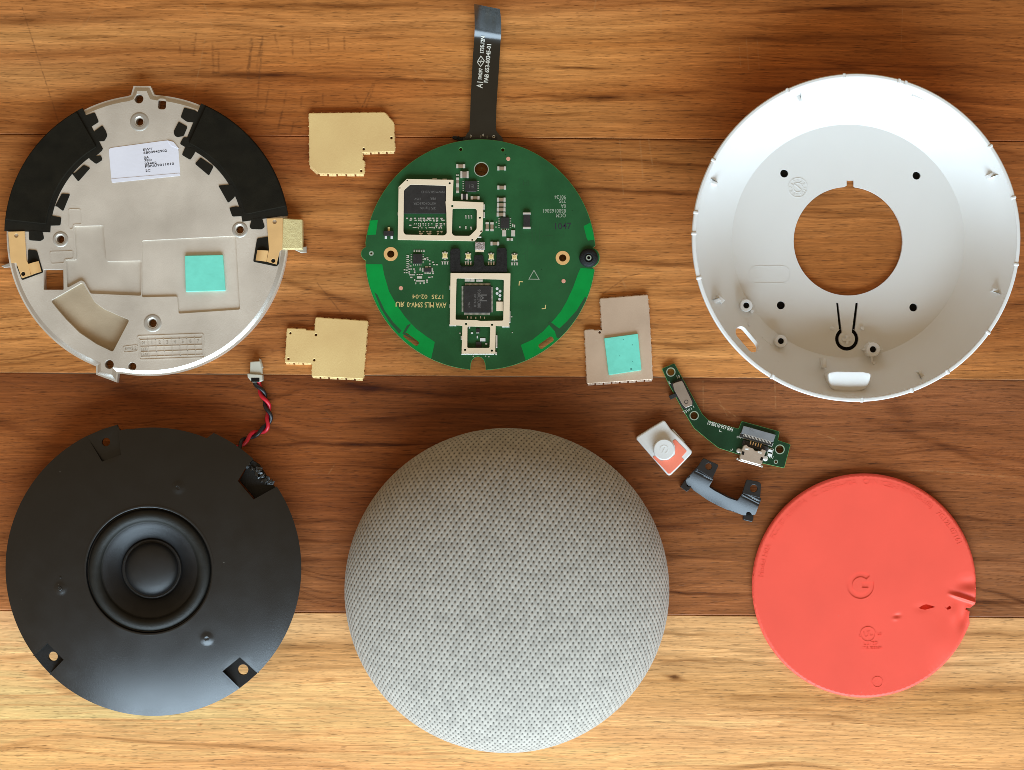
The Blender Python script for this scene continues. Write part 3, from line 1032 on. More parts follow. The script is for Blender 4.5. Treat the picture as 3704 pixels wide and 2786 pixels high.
def curl(c4, hgt, n=10):
    """a little bent leaf spring over a quad (c4: a-b one edge, d-c the other)"""
    a, b, c, d = (Vector((*q, 0)) for q in c4)
    V, F = [], []
    for i in range(n + 1):
        t = i / n
        z = zc + 0.2 + hgt * math.sin(PI * t) ** 0.8
        for p, q in ((a, b), (d, c)):
            k = p.lerp(q, t)
            V.append((k.x, k.y, z))
            V.append((k.x, k.y, max(zc, z - 0.22)))
    for i in range(n):
        k = i * 4
        F += [(k, k + 2, k + 6, k + 4), (k + 1, k + 5, k + 7, k + 3), (k, k + 4, k + 5, k + 1), (k + 2, k + 3, k + 7, k + 6)]
    return V, F


T.add("spring_tip", curl(PT(Z1, [(206, 1420), (282, 1398), (302, 1475), (228, 1500)], zc), 0.75), M_gold)
T.add("spring_tip", curl(PT(Z1, [(1872, 1318), (1952, 1322), (1938, 1402), (1860, 1392)], zc), 0.75), M_gold)
# right contact folds over into a cloth-covered gasket that hangs past the rim
q = PT(Z1, [(2060, 1085), (2198, 1094), (2200, 1311), (2052, 1311)], zc)
T.add("gasket", slab([rnd(ccw(q), 0.25)], 0.6, zc + 0.35, 0.3), M_goldsand)
for pts, z0, z1 in (([(2120, 1305), (2230, 1290), (2230, 1335), (2190, 1338)], 0.4, 2.2), ([(5, 1432), (60, 1412), (88, 1408), (80, 1440), (30, 1446)], 0.6, 2.0)):
    T.add("spring_tail", slab([ccw(PT(Z1, pts, 2))], z0, z1, 0.2), M_castdk)
# sticker
zs_ = ZP
st = rnd(ccw(PT(Z1, [(790, 576), (1218, 518), (1262, 532), (1298, 580), (1312, 775), (812, 826)], zs_)), 0.9)
stk = T.add("sticker", slab([st], zs_, zs_ + 0.10, 0.03), M_sticker)
fold = ccw(PT(Z1, [(1218, 519), (1262, 530), (1305, 582), (1248, 560)], zs_))
V, F = slab([fold], zs_ + 0.11, zs_ + 0.22, 0.03)
T.add("lifted_corner", (V, F), M_sticker, parent=stk)
T.add("torn_edge", slab([rnd(ccw(PT(Z1, [(808, 800), (1308, 758), (1313, 776), (815, 828)], zs_)), 0.3)], zs_ + 0.10, zs_ + 0.17, 0.03), M_sticker, parent=stk)
a_s = math.atan2(*(lambda p, q: (q[1] - p[1], q[0] - p[0]))(Z1(812, 826), Z1(1312, 775)))
items = []
for y, s in ((590, "EWT"), (612, "6B00942902"), (647, "0A"), (668, "78D"), (692, "03402"), (711, "PBNU9011010"), (742, "2C")):
    sz = 1.9
    wid = {"EWT": 70, "6B00942902": 172, "0A": 38, "78D": 55, "03402": 88, "PBNU9011010": 212, "2C": 36}[s]
    x = 1040 + (y - 590) * 0.12
    m0 = text_mesh(s, sz, 0.012, 'LEFT', 0.03)
    ww = max(v[0] for v in m0[0]) or 1
    k = D(Z1, wid) / ww
    m0 = ([(v[0] * k, v[1] * 0.52, v[2]) for v in m0[0]], m0[1])
    p = Z1(x, y, zs_)
    items.append(place(m0, p[0], p[1], zs_ + 0.113, a_s))
T.add("lettering", join(*items), M_ink, parent=stk, sharp=0)

# ------------------------------------------------------------------ 2 the three shield covers
GROUP = "metal shield covers"


def cover(V, pts, label, m, h, dots, teeth, cuts=()):
    z = h
    P = PT(V, pts, z)
    c = (sum(p[0] for p in P) / len(P), sum(p[1] for p in P) / len(P))
    t = Thing("shield_cover", label, "shield cover", c, GROUP)
    loops = [rnd(ccw(P), 0.15, 2)] + [circ(*V(x, y, z), D(V, r), 12) for x, y, r in dots]
    t.add("lid", slab(loops, h - 0.24, h, 0.15), m)
    # the skirt: one bent tongue between every two notches
    q = ccw(P)
    for i in range(len(q)):
        a, b = Vector(q[i]), Vector(q[(i + 1) % len(q)])
        mid = (a + b) / 2
        if (b - a).length < 1.1 or i in cuts:
            continue
        n = max(1, round((b - a).length / teeth))
        d = (b - a) / n
        nrm = Vector((d.y, -d.x)).normalized()
        for k in range(n):
            p0, p1 = a + d * (k + 0.10), a + d * (k + 0.90)
            lean = (0.42 if nrm.y < -.5 else 0.10) + 0.16 * random.random()
            w = [p0 - nrm * 0.16, p1 - nrm * 0.16, p1 + nrm * 0.02, p0 + nrm * 0.02]
            lo = [p + nrm * lean for p in w]
            Vv = [(p.x, p.y, 0.0) for p in lo] + [(p.x, p.y, h - 0.06) for p in w]
            F = [(3, 2, 1, 0), (4, 5, 6, 7), (0, 1, 5, 4), (1, 2, 6, 5), (2, 3, 7, 6), (3, 0, 4, 7)]
            pc = (p0 + p1) / 2 + nrm * (0.06 + lean * .35)
            dv_ = lathe([(.22, 0), (.18, .12), (0, .16)], 0, 0, 8)
            an_ = math.atan2(nrm.y, nrm.x)
            bead = ([(pc.x + z_ * nrm.x - y_ * nrm.y, pc.y + z_ * nrm.y + y_ * nrm.x, h * .62 + x_) for x_, y_, z_ in dv_[0]], dv_[1])
            t.add("skirt_tongue", join((Vv, F), bead), m, sharp=30)
    return t


cover(Y3, [(345, 152), (1760, 137), (1930, 332), (1945, 870), (1345, 886), (1345, 1022), (1380, 1034), (1380, 1290), (530, 1286), (357, 1125)],
      "gold shield cover with two cut corners, left of the ribbon cable", M_goldcover, 1.3, [(1882, 612, 22), (1366, 820, 22), (1320, 1225, 21)], 2.7)
cover(Y4, [(200, 457), (560, 470), (562, 492), (715, 500), (737, 250), (1720, 320), (1635, 1412), (662, 1362), (672, 1118), (160, 1108)],
      "gold stepped shield cover with a narrow left end, across the wood seam", M_goldcover, 1.3, [(262, 548, 20), (742, 580, 22), (225, 1032, 22), (710, 1055, 22)], 2.7)
t = cover(Y5, [(385, 215), (1122, 156), (1145, 430), (1165, 760), (1200, 1465), (185, 1530), (146, 700), (298, 690), (300, 704), (415, 700)],
          "dull silver shield cover carrying a square mint pad", M_silvercover, 1.3, [(380, 735, 18)], 2.6)
t.add("thermal_pad", slab([rnd(ccw(PT(Y5, [(450, 826), (970, 756), (1026, 1320), (521, 1396)], 1.9)), 0.2)], 1.3, 2.0, 0.12), M_mint)
for x, y, r in ((868, 1303, 17), (745, 850, 8), (885, 930, 8), (690, 1100, 7), (890, 1185, 7)):
    t.add("pit", lathe([(D(Y5, r), 2.0), (D(Y5, r) * .8, 2.02), (0, 2.02)], *Y5(x, y, 2), 10), mat("pad_pit", (0.06, 0.30, 0.24), 0.6), parent=t.o.children[-1] if t.o.children else None)

# ------------------------------------------------------------------ 3 the main circuit board with its ribbon cable
ZB0, ZB = 1.7, 2.9
bx, by = Z5(901, 817, ZB)
RB = D(Z5, 772, ZB)
T = Thing("circuit_board", "large round green circuit board with a black ribbon cable at its top", "circuit board", (bx, by))


def b5(x, y):
    return Z5(x, y, ZB)


outl = []
lugL, lugR, notch = b5(150, 810), b5(1632, 835), b5(885, 1548)
for i in range(240):
    a = math.radians(i * 1.5)
    p = (bx + RB * math.cos(a), by + RB * math.sin(a))
    outl.append(p)


def lug(cxy, r, spread):
    """swap part of the rim for a rounded lug"""
    global outl
    a0 = math.atan2(cxy[1] - by, cxy[0] - bx)
    keep = [p for p in outl if abs(math.remainder(math.atan2(p[1] - by, p[0] - bx) - a0, 2 * PI)) > spread]
    # start after the gap
    ks = sorted(keep, key=lambda p: (math.atan2(p[1] - by, p[0] - bx) - a0) % (2 * PI))
    l = [(cxy[0] + r * math.cos(a0 + t), cxy[1] + r * math.sin(a0 + t)) for t in np.linspace(-1.25, 1.25, 14)]
    outl = ks + l


lug(lugL, D(Z5, 47), 0.088)
lug(lugR, D(Z5, 68), 0.10)
a0 = math.atan2(notch[1] - by, notch[0] - bx)
sp = 50 / 772
keep = [p for p in outl if abs(math.remainder(math.atan2(p[1] - by, p[0] - bx) - a0, 2 * PI)) > sp * 1.03]
ks = sorted(keep, key=lambda p: (math.atan2(p[1] - by, p[0] - bx) - a0) % (2 * PI))
u = PT(Z5, [(834, 1590), (836, 1562), (838, 1545), (846, 1522), (862, 1505), (885, 1498), (908, 1505), (924, 1522), (933, 1545), (936, 1562), (937, 1591)], ZB)
outl = ks + u
slotL = rrect(*b5(438, 1383), D(Z5, 118), D(Z5, 34), D(Z5, 14), -math.radians(37))
slotR = rrect(*b5(1341, 1405), D(Z5, 112), D(Z5, 36), D(Z5, 14), math.radians(35))
bh = lambda x, y, r, n=24: circ(*b5(x, y), D(Z5, r), n)
holes = [slotL, slotR, bh(908, 245, 45, 32), bh(770, 112, 11, 12), bh(1052, 115, 12, 12), bh(302, 812, 25), bh(1452, 838, 25), bh(172, 808, 7, 10)]
bm = slab([outl] + holes, ZB0, ZB, 0.10)
nz = [abs(np.cross(np.subtract(bm[0][f[1]], bm[0][f[0]]), np.subtract(bm[0][f[2]], bm[0][f[0]]))[2]) / (np.linalg.norm(np.cross(np.subtract(bm[0][f[1]], bm[0][f[0]]), np.subtract(bm[0][f[2]], bm[0][f[0]]))) + 1e-12) for f in bm[1]]
T.add("board", bm, [M_pcb, M_pcbe], mi=[0 if k > 0.95 else 1 for k in nz], sharp=30)


def rim_arc(p, q, r):
    a, b = math.atan2(p[1] - by, p[0] - bx), math.atan2(q[1] - by, q[0] - bx)
    d = math.remainder(b - a, 2 * PI)
    return [(bx + r * math.cos(a + d * i / 20), by + r * math.sin(a + d * i / 20)) for i in range(21)]


ze = ZB + 0.012
Rin = RB - 0.22


def patch(inner, m=M_pcbl, name="bare_mask_patch"):
    I = PT(Z5, inner, ZB)
    T.add(name, slab([ccw(rim_arc(I[0], I[-1], Rin) + I[::-1])] + [h for h in (slotL, slotR) if inside([h[0]], [rim_arc(I[0], I[-1], Rin) + I[::-1]])[0]], ZB - 0.05, ze, 0), m, sharp=0)


patch([(140, 880), (245, 880), (258, 950), (290, 1060), (340, 1150), (400, 1235), (470, 1310), (540, 1362), (597, 1400), (574, 1505)])
patch([(1662, 912), (1572, 905), (1552, 950), (1522, 1035), (1478, 1130), (1440, 1195), (1395, 1250), (1320, 1330), (1250, 1385), (1172, 1420), (1206, 1525)])
patch([(146, 590), (216, 584), (202, 682), (137, 686)])
patch([(1640, 600), (1592, 625), (1612, 705), (1622, 722), (1665, 715)])
zd = ze + 0.006
for pts in ([(192, 1068), (212, 1082), (262, 1190), (320, 1270), (375, 1325), (358, 1345), (290, 1265), (235, 1175)], [(1608, 1098), (1600, 1100), (1545, 1190), (1480, 1262), (1430, 1310), (1415, 1300), (1365, 1262), (1352, 1275), (1400, 1330), (1412, 1372), (1430, 1375), (1490, 1310), (1555, 1225), (1608, 1125)], [(380, 1345), (410, 1290), (440, 1275), (400, 1340), (470, 1395)]):
    T.add("dark_trace", slab([ccw(PT(Z5, pts, ZB))], ZB - 0.05, zd, 0), M_pcbd, sharp=0)
# faint copper traces seen through the mask
items = []
for (x0, y0, x1, y1) in ((1245, 545, 1240, 740), (1255, 545, 1250, 742), (1275, 590, 1270, 745), (1300, 600, 1296, 745), (1215, 745, 1215, 870), (1200, 745, 1202, 850), (1150, 700, 1142, 900), (640, 225, 600, 260), (330, 1030, 520, 1160), (1330, 690, 1390, 690)):
    items.append(stroke(PT(Z5, [(x0, y0), (x1, y1)], ZB), 0.14, ZB - 0.05, ZB + 0.006))
for k in range(420):
    a, r = random.random() * 2 * PI, math.sqrt(random.random()) * 0.95 * 760
    x, y = 901 + r * math.cos(a), 817 + r * math.sin(a)
    items.append(box(*b5(x, y), 0.22 + 0.3 * random.random(), 0.16, ZB - 0.05, ZB + 0.005, random.choice((0, PI / 2, PI / 4))))
T.add("buried_trace", join(*items), M_pcbd, sharp=0, kind="stuff")


def ring(x, y, ro, ri, m, h, name, z=None, n=32):
    z = ZB if z is None else z
    p = Z5(x, y, z)
    a, b = D(Z5, ro), D(Z5, ri)
    return T.add(name, lathe([(a, z - 0.01), (a * 0.985, z + h), (b * 1.02, z + h), (b, z - 0.4)], *p, n), m, sharp=40)


ring(908, 245, 50, 44, M_silkg, 0.03, "hole_ring")
ring(302, 812, 47, 24, M_copper, 0.05, "mounting_ring")
ring(1452, 838, 47, 24, M_copper, 0.05, "mounting_ring")
ring(172, 808, 16, 7, M_silkg, 0.03, "hole_ring")
for x, y in ((1088, 175), (370, 1040), (1458, 993)):
    T.add("fiducial_dot", lathe([(D(Z5, 14), ZB - .01), (D(Z5, 13), ZB + 0.03), (0, ZB + 0.03)], *b5(x, y), 18), M_fid, sharp=40)
# rubber stand-off on the right lug
p = b5(1625, 838)
T.add("rubber_foot", lathe([(D(Z5, 62), 0.0), (D(Z5, 64), 2.2), (D(Z5, 60), ZB + 0.8), (D(Z5, 48), ZB + 1.2), (D(Z5, 30), ZB + 1.3), (D(Z5, 24), ZB + 1.0), (D(Z5, 22), ZB + 1.0), (D(Z5, 20), ZB + 1.35), (D(Z5, 9), ZB + 1.35), (D(Z5, 8), ZB + 0.8), (0, ZB + 0.8)], *p, 32), M_rubber, sharp=50)
T.add("screw_ring", lathe([(D(Z5, 19), ZB + 1.3), (D(Z5, 17), ZB + 1.42), (D(Z5, 11), ZB + 1.42), (D(Z5, 10), ZB + 1.2)], *p, 20), M_silkg, sharp=40)

# shield frames: windows, corner holes, tabs
ZF = ZB + 1.15


def frame5(V, outer, wins, dots, name, bits):
    P = rnd(ccw(PT(V, outer, ZF)), 0.12, 2)
    W = [rnd(ccw(PT(V, w, ZF)), 0.42, 3) for w in wins]
    o = T.add(name, slab([P] + W + [circ(*V(x, y, ZF), D(V, r), 10) for x, y, r in dots], ZF - 0.2, ZF, 0.05), M_shield)
    # the walls under it
    wall = stroke(inset(P, 0.10), 0.16, ZB, ZF - 0.21, True)
    T.add("frame_wall", wall, M_shield, parent=o, sharp=30)
    its = []
    for (x, y, w, h) in bits:
        its.append(box(*V(x, y, ZF), D(V, w), D(V, h), ZB, ZF - 0.3, 0, 0.08))
    if its:
        T.add("solder_bead", join(*its), M_solder, parent=o, sharp=30, kind="stuff")
    return o


frame5(Y6, [(225, 120), (965, 135), (950, 470), (1075, 475), (1440, 492), (1425, 950), (1300, 1105), (82, 1085), (95, 245)],
       [[(280, 210), (848, 228), (845, 470), (838, 480), (852, 660), (858, 985), (820, 1015), (200, 1002), (172, 960), (180, 300)], [(950, 590), (1310, 590), (1335, 615), (1332, 912), (1222, 1022), (975, 1020), (940, 985)]],
       [(905, 187, 17), (945, 549, 18), (1383, 734, 17), (1405, 950, 16), (1262, 1086, 15), (232, 142, 12), (115, 262, 10)], "shield_frame",
       [(665, 118, 70, 14), (825, 124, 70, 16), (1448, 560, 26, 80), (1450, 690, 22, 90), (88, 670, 16, 50), (1376, 1040, 60, 20)])
frame5(Y7, [(130, 165), (1080, 170), (1060, 1010), (960, 1010), (845, 1005), (838, 1440), (305, 1440), (318, 1000), (118, 990)],
       [[(225, 250), (640, 262), (975, 270), (965, 920), (600, 925), (545, 912), (210, 905)], [(398, 1012), (760, 1018), (748, 1352), (395, 1352)]],
       [(376, 972, 18), (787, 985, 18), (360, 1383, 18), (785, 1395, 18)], "shield_frame",
       [(165, 990, 110, 34), (1005, 1008, 120, 36), (122, 395, 18, 60), (1068, 860, 22, 180), (860, 1250, 24, 200), (300, 1190, 16, 60), (560, 1450, 520, 18), (852, 1440, 30, 50), (120, 690, 14, 60)])


def b6(x, y):
    return Y6(x, y, ZB)


def chip(V, x0, y0, x1, y1, h, lines, size, name="chip", a=PI, pm=None):
    p, q = V(x0, y0, ZB + h), V(x1, y1, ZB + h)
    w, d = q[0] - p[0], p[1] - q[1]
    c = ((p[0] + q[0]) / 2, (p[1] + q[1]) / 2)
    o = T.add(name, slab([rrect(*c, w, d, 0.1)], ZB, ZB + h, 0.07), M_chip)
    its = []
    for (x, y, s, k) in lines:
        m0 = text_mesh(s, size * k, 0.008)
        its.append(place(m0, *V(x, y, ZB + h), ZB + h + 0.006, a))
    if its:
        T.add("lettering", join(*its), M_chipprint, parent=o, sharp=0)
    return o


chip(Y6, 178, 215, 842, 668, 0.75, [(640, 325, "NWMGK723H3", 1.0), (640, 430, "PBR", .95), (400, 437, "725V", .95), (512, 508, "H5TC4G63CFR", 1.0), (560, 590, "SK hynix", 1.25)], 1.05)
big = chip(Y7, 340, 365, 775, 795, 0.8, [], 1.0)
its = [place(text_mesh("88DE3006", 1.35, 0.008), *Y7(585, 575, ZB + .8), ZB + .806, PI / 2), place(text_mesh("BTN2 A0", 1.0, 0.008), *Y7(520, 600, ZB + .8), ZB + .806, PI / 2), place(text_mesh("1736", 1.0, 0.008), *Y7(425, 680, ZB + .8), ZB + .806, PI / 2), place(text_mesh("M", 3.2, 0.008), *Y7(655, 560, ZB + .8), ZB + .806, PI / 2)]
T.add("lettering", join(*its), M_chipprint, parent=big, sharp=0)
# its pin rows
its = []
for k in range(30):
    t_ = k / 29
    its.append(box(*Y7(365 + 390 * t_, 345, ZB), 0.13, 0.55, ZB, ZB + 0.25))
    its.append(box(*Y7(352 + 395 * t_, 812, ZB), 0.13, 0.6, ZB, ZB + 0.25))
    its.append(box(*Y7(320, 382 + 390 * t_, ZB), 0.5, 0.13, ZB, ZB + 0.25))
    its.append(box(*Y7(788, 392 + 390 * t_, ZB), 0.5, 0.13, ZB, ZB + 0.25))
T.add("pin_row", join(*its), M_solder, parent=big, sharp=0, kind="stuff")
for x, y in ((868, 413), (915, 452), (868, 487), (913, 520), (907, 582)):
    T.add("test_pad", lathe([(D(Y7, 23), ZB), (D(Y7, 21), ZB + 0.12), (0, ZB + 0.16)], *Y7(x, y, ZB), 14), M_white, sharp=40)
p0, p1 = Y7(855, 620, ZB), Y7(962, 768, ZB)
crys = T.add("crystal", box((p0[0] + p1[0]) / 2, (p0[1] + p1[1]) / 2, p1[0] - p0[0], p0[1] - p1[1], ZB, ZB + 0.45, 0, 0.06), M_shield)
T.add("solder_bead", join(box(*Y7(870, 745, ZB), .5, .5, ZB, ZB + .3, 0, .1), box(*Y7(945, 755, ZB), .4, .4, ZB, ZB + .3, 0, .1), box(*Y7(865, 632, ZB), .35, .4, ZB, ZB + .3, 0, .1)), M_solder, parent=crys, kind="stuff")
for (x, y, w, h) in ((398, 278, 85, 46), (470, 278, 50, 50), (500, 280, 22, 42), (588, 285, 104, 36)):
    T.add("inductor", box(*Y7(x, y, ZB), D(Y7, w), D(Y7, h), ZB, ZB + 0.35, 0, 0.06), M_solder)
for (x, y, w, h) in ((640, 1222, 86, 52), (470, 1118, 36, 24), (555, 1180, 20, 40), (695, 1290, 34, 20), (560, 1115, 46, 12), (430, 1030, 22, 30)):
    T.add("resistor", box(*Y7(x, y, ZB), D(Y7, w), D(Y7, h), ZB, ZB + 0.25, 0, 0.05), M_white)
T.add("chip", box(*Y7(575, 1300, ZB), D(Y7, 90), D(Y7, 90), ZB, ZB + 0.3, 0, 0.04), M_chip)
T.add("chip", box(*Y7(565, 1075, ZB), D(Y7, 56), D(Y7, 60), ZB, ZB + 0.25, 0, 0.04), M_chip)

# capacitors and resistors: a body between two tinned ends
_caps = {}


def cap(V, x, y, w, h, vert=False, bodym=M_capbody, name="capacitor", hz=0.5, ends=0.24, rz=0.0):
    L_, W_ = D(V, max(w, h)), D(V, min(w, h))
    key = (round(L_, 1), round(W_, 1), bodym.name, name, hz)
    at = (*V(x, y, ZB), ZB)
    a = (PI / 2 if vert else 0) + rz
    if key in _caps:
        return T.again(_caps[key], at, a)
    e = L_ * ends
    vf, mi = multi([(box(0, 0, L_ - 2 * e, W_ * 0.86, 0, hz * 0.92, 0, 0.04), 0), (box(-L_ / 2 + e / 2, 0, e, W_, 0, hz, 0, 0.06), 1), (box(L_ / 2 - e / 2, 0, e, W_, 0, hz, 0, 0.06), 1)])
    o = T.add(name, vf, [bodym, M_solder], mi=mi, at=at, rz=a, sharp=35)
    _caps[key] = o
    return o


for x, y in ((1728, 258), (1722, 450), (1722, 530), (1720, 606), (1718, 685)):
    cap(Y6, x, y, 138, 62)
cap(Y6, 1728, -45, 138, 62)
cap(Y6, 1308, 422, 140, 54)
cap(Y6, 1620, 1145, 138, 58)
cap(Z5, 770, 225, 60, 26)
cap(Y6, 1500, 875, 140, 52, True)
cap(Y6, 1575, 878, 140, 52, True)
cap(Y6, 1140, 55, 130, 108, False, M_greysteel, hz=0.8)
cap(Y6, 1138, 405, 108, 92, False, M_chip, "inductor", 0.7, 0.26)
for x, y in ((1030, 165), (1030, 280)):
    cap(Y6, x, y, 130, 46, True, M_greysteel, hz=0.4, ends=0.3)
cap(Y6, 1030, 62, 48, 26, False, M_silkg, hz=.2)
for x, y in ((1768, 982), (1910, 982)):
    T.add("resistor", box(*b6(x, y), D(Y6, 62), D(Y6, 96), ZB, ZB + 0.35, 0, 0.06), M_solder)
cap(Y6, 1858, 1078, 100, 42, False, M_greysteel, hz=.3, ends=.32)
# chips with pins
for (x0, y0, x1, y1, h) in ((1142, 150, 1335, 318, .6), (1708, 730, 1845, 900, .55), (320, 1310, 465, 1462, .55), (500, 1528, 608, 1592, .45)):
    ch_ = chip(Y6, x0, y0, x1, y1, h, [], 1)
    its = []
    n = 6
    for k in range(n):
        t_ = (k + 0.5) / n
        for xx in (x0 - 22, x1 + 22):
            its.append(box(*b6(xx, y0 + (y1 - y0) * t_), 0.42, 0.16, ZB, ZB + 0.12))
    if h < .6:
        for k in range(5):
            its.append(box(*b6(x0 + (x1 - x0) * (k + .5) / 5, y1 + 20), 0.18, 0.4, ZB, ZB + 0.12))
    T.add("pin_row", join(*its), M_solder, parent=ch_, sharp=0, kind="stuff")
T.add("lettering", join(place(text_mesh("E1", 1.6, .008), *Y6(1245, 235, ZB + .6), ZB + .606, PI), stroke([Y6(1180, 322, ZB), Y6(1320, 322, ZB)], .28, ZB, ZB + .3)), M_chipprint, sharp=0)
# diode, transistor
cap(Z5, 1212, 590, 108, 52, True, M_chip, "diode", 0.95, 0.12)
tr = T.add("transistor", box(*b5(288, 675), D(Z5, 66), D(Z5, 34), ZB, ZB + 0.85, 0, 0.1), M_chip)
T.add("transistor_leg", box(*b5(270, 698), D(Z5, 15), D(Z5, 24), ZB, ZB + 0.3, 0, 0.05), M_white, parent=tr)
T.add("transistor_leg", box(*b5(309, 698), D(Z5, 15), D(Z5, 24), ZB, ZB + 0.3, 0, 0.05), M_white, parent=tr)
T.add("transistor_leg", box(*b5(290, 645), D(Z5, 15), D(Z5, 26), ZB, ZB + 0.3, 0, 0.05), M_led, parent=tr)
# four leds
first = None
for x, y in ((665, 823), (820, 828), (974, 831), (1130, 833)):
    at = (*b5(x, y), ZB)
    if first is None:
        w = D(Z5, 40)
        vf, mi = multi([(box(0, 0, w * .78, w * .78, 0, 0.45, 0, 0.06), 0), (lathe([(w * .24, .44), (w * .20, .52), (0, .52)], 0, 0, 14), 1)]
                       + [(box(sx * w * .36, sy * w * .42, w * .26, w * .26, 0, 0.3, 0, 0.04), 2) for sx in (-1, 1) for sy in (-1, 1)]
                       + [(lathe([(w * .16, 0), (w * .14, .32), (0, .36)], 0, sy * w * .55, 10), 2) for sy in (-1, 1)])
        first = T.add("led", vf, [M_led, M_silky, M_solder], mi=mi, at=at)
    else:
        T.again(first, at)
# black light-blocking foam and the conductive sponge
foam = [(700, 790), (712, 775), (758, 774), (766, 790), (766, 880), (776, 894), (852, 894), (860, 880), (860, 826), (868, 818), (914, 818), (922, 826), (925, 882), (936, 890), (998, 890), (1008, 880), (1011, 782), (1020, 772), (1068, 771), (1077, 782), (1081, 934), (700, 934)]
T.add("foam_gasket", slab([rnd(ccw(PT(Z5, foam, ZB + .8)), 0.2, 2)], ZB, ZB + 0.85, 0.1), M_foam)
sp_ = T.add("sponge_block", box(*Z5(899, 757, ZB + 1), D(Z5, 66), D(Z5, 52), ZB + 0.3, ZB + 1.1, -0.03, 0.15), M_sponge)
T.add("sponge_pad", box(*b5(897, 787), D(Z5, 58), D(Z5, 24), ZB, ZB + 0.35, 0, 0.05), M_shield, parent=sp_)

# tiny chip parts and pads: too small to pick apart one by one
its = []


def speck(V, x, y, w, h):
    its.append(box(*V(x, y, ZB), D(V, w), D(V, h), ZB - 0.02, ZB + 0.14))


rows = [(745, [(230, 30), (293, 34), (355, 34), (415, 20), (448, 20), (495, 38), (575, 60), (640, 40), (705, 36), (775, 36)]), (775, [(285, 30), (365, 34), (418, 22), (448, 22), (490, 18), (512, 18), (545, 24), (600, 34), (655, 22), (705, 36), (800, 50)]),
        (830, [(345, 12), (375, 12), (412, 18), (442, 18), (485, 20), (525, 18), (572, 18), (622, 16), (700, 36), (765, 40), (820, 24)]), (855, [(280, 36), (415, 14), (442, 14), (485, 10), (525, 14), (572, 14), (700, 36), (768, 40)]),
        (890, [(350, 60), (405, 16), (465, 14), (530, 14), (590, 36), (625, 20), (660, 24), (695, 14), (745, 34), (770, 30)]), (955, [(432, 30), (490, 24), (550, 34), (600, 30), (720, 40), (775, 34)]), (985, [(450, 60), (580, 70), (720, 30)])]
for y, xs_ in rows:
    for x, w in xs_:
        speck(Y6, x, y, w, 14 + 8 * random.random())
        if random.random() < .5:
            speck(Y6, x + random.uniform(-8, 8), y + 20, w * .6, 10)
for x in (1160, 1205, 1250):
    for dy in (-18, 0, 18):
        speck(Y6, x + dy * .1, 722 + dy, 22, 12)
for x, y in ((1065, 885), (1160, 880), (1160, 905), (1242, 890), (1248, 912)):
    speck(Y6, x, y, 22, 24)
for x, y in ((665, 0), (820, 0), (974, 0), (1130, 0)):
    for dx in (-17, 0, 17):
        speck(Z5, x + dx, 872 + (x - 665) * .012, 8, 20)
        speck(Z5, x + dx, 862 + (x - 665) * .012, 12, 5)
for k in range(5):
    for y in (1250, 1270):
        speck(Y6, 345 + k * 38, y, 22, 12)
for k in range(7):
    speck(Y6, 240, 1335 + k * 32, 40, 12)
    if k % 2 == 0:
        speck(Y6, 250 + 10 * (k % 3), 1350 + k * 30, 22, 10)
for x, y in ((515, 1380), (515, 1398), (552, 1372), (558, 1400), (588, 1418), (640, 1440), (588, 1468), (660, 1478), (705, 1480), (530, 1515), (555, 1515), (590, 1512), (440, 1535), (440, 1562), (520, 1612), (560, 1612), (595, 1615), (640, 1595), (642, 1620), (190, 1560), (225, 1565), (190, 1605), (225, 1605), (250, 1500), (285, 1500), (265, 1550), (295, 1548), (340, 1548), (265, 1590), (265, 1612), (350, 1580), (350, 1605), (280, 1640), (310, 1640), (340, 1640), (395, 1635), (430, 1635), (465, 1635)):
    speck(Y6, x, y, 22 + 8 * random.random(), 16)
for x, y, w, h in ((495, 968, 34, 16), (440, 968, 14, 8), (462, 985, 8, 12), (490, 992, 40, 8), (520, 992, 20, 8), (545, 990, 10, 14), (470, 1008, 6, 12), (500, 1008, 8, 10), (525, 1006, 8, 12), (545, 1000, 8, 10), (560, 968, 16, 8), (580, 965, 10, 8), (1008, 600, 6, 8), (1006, 632, 6, 8), (1118, 620, 8, 20), (1130, 625, 8, 18), (1095, 712, 18, 8)):
    speck(Z5, x, y, w, h)
for x, y in ((398, 868), (455, 872), (605, 868), (668, 876), (530, 878)):
    speck(Y7, x, y, 16, 34)
for x, y in ((1110, 1110), (1100, 860), (280, 1120), (490, 1485), (685, 1482), (738, 1492), (1065, 440)):
    speck(Y7, x, y, 18, 16)
T.add("tiny_component", join(*its), M_solder, sharp=0, kind="stuff")
# test points and vias in dark green
# printing on the board
its = []
for y, s in ((430, "90124"), (458, "735"), (490, "0A"), (522, "8500165061"), (553, "QCM")):
    m0 = text_mesh(s, 2.0, 0.012, 'LEFT', 0.015)
    w = {"90124": 76, "735": 46, "0A": 34, "8500165061": 152, "QCM": 66}[s]
    k = D(Z5, w) / max(v[0] for v in m0[0])
    its.append(place(([(v[0] * k, v[1] * .82, v[2]) for v in m0[0]], m0[1]), *b5(1474, y - (2 if s == "735" else 0)), ZB + .005, PI))
T.add("lettering", join(*its), M_silkg, sharp=0)
T.add("lettering", place(text_mesh("1047", 2.7, 0.012, bold=.02), *b5(1450, 628), ZB + .006, 0.03), M_ink, sharp=0)
T.add("lettering", join(place(text_mesh("HI", 2.2, 0.012), *b5(1208, 340), ZB + .004, 0)), M_pcbd, sharp=0)
m0 = text_mesh("AVA ML5 S94V-0", 2.25, 0.012, 'LEFT', 0.02)
k = D(Z5, 262) / max(v[0] for v in m0[0])
m1 = text_mesh("1735  02-04", 1.8, 0.012, 'LEFT', 0.01)
k1 = D(Z5, 215) / max(v[0] for v in m1[0])
m2 = text_mesh("UR", 2.1, 0.012, 'LEFT', 0.03)
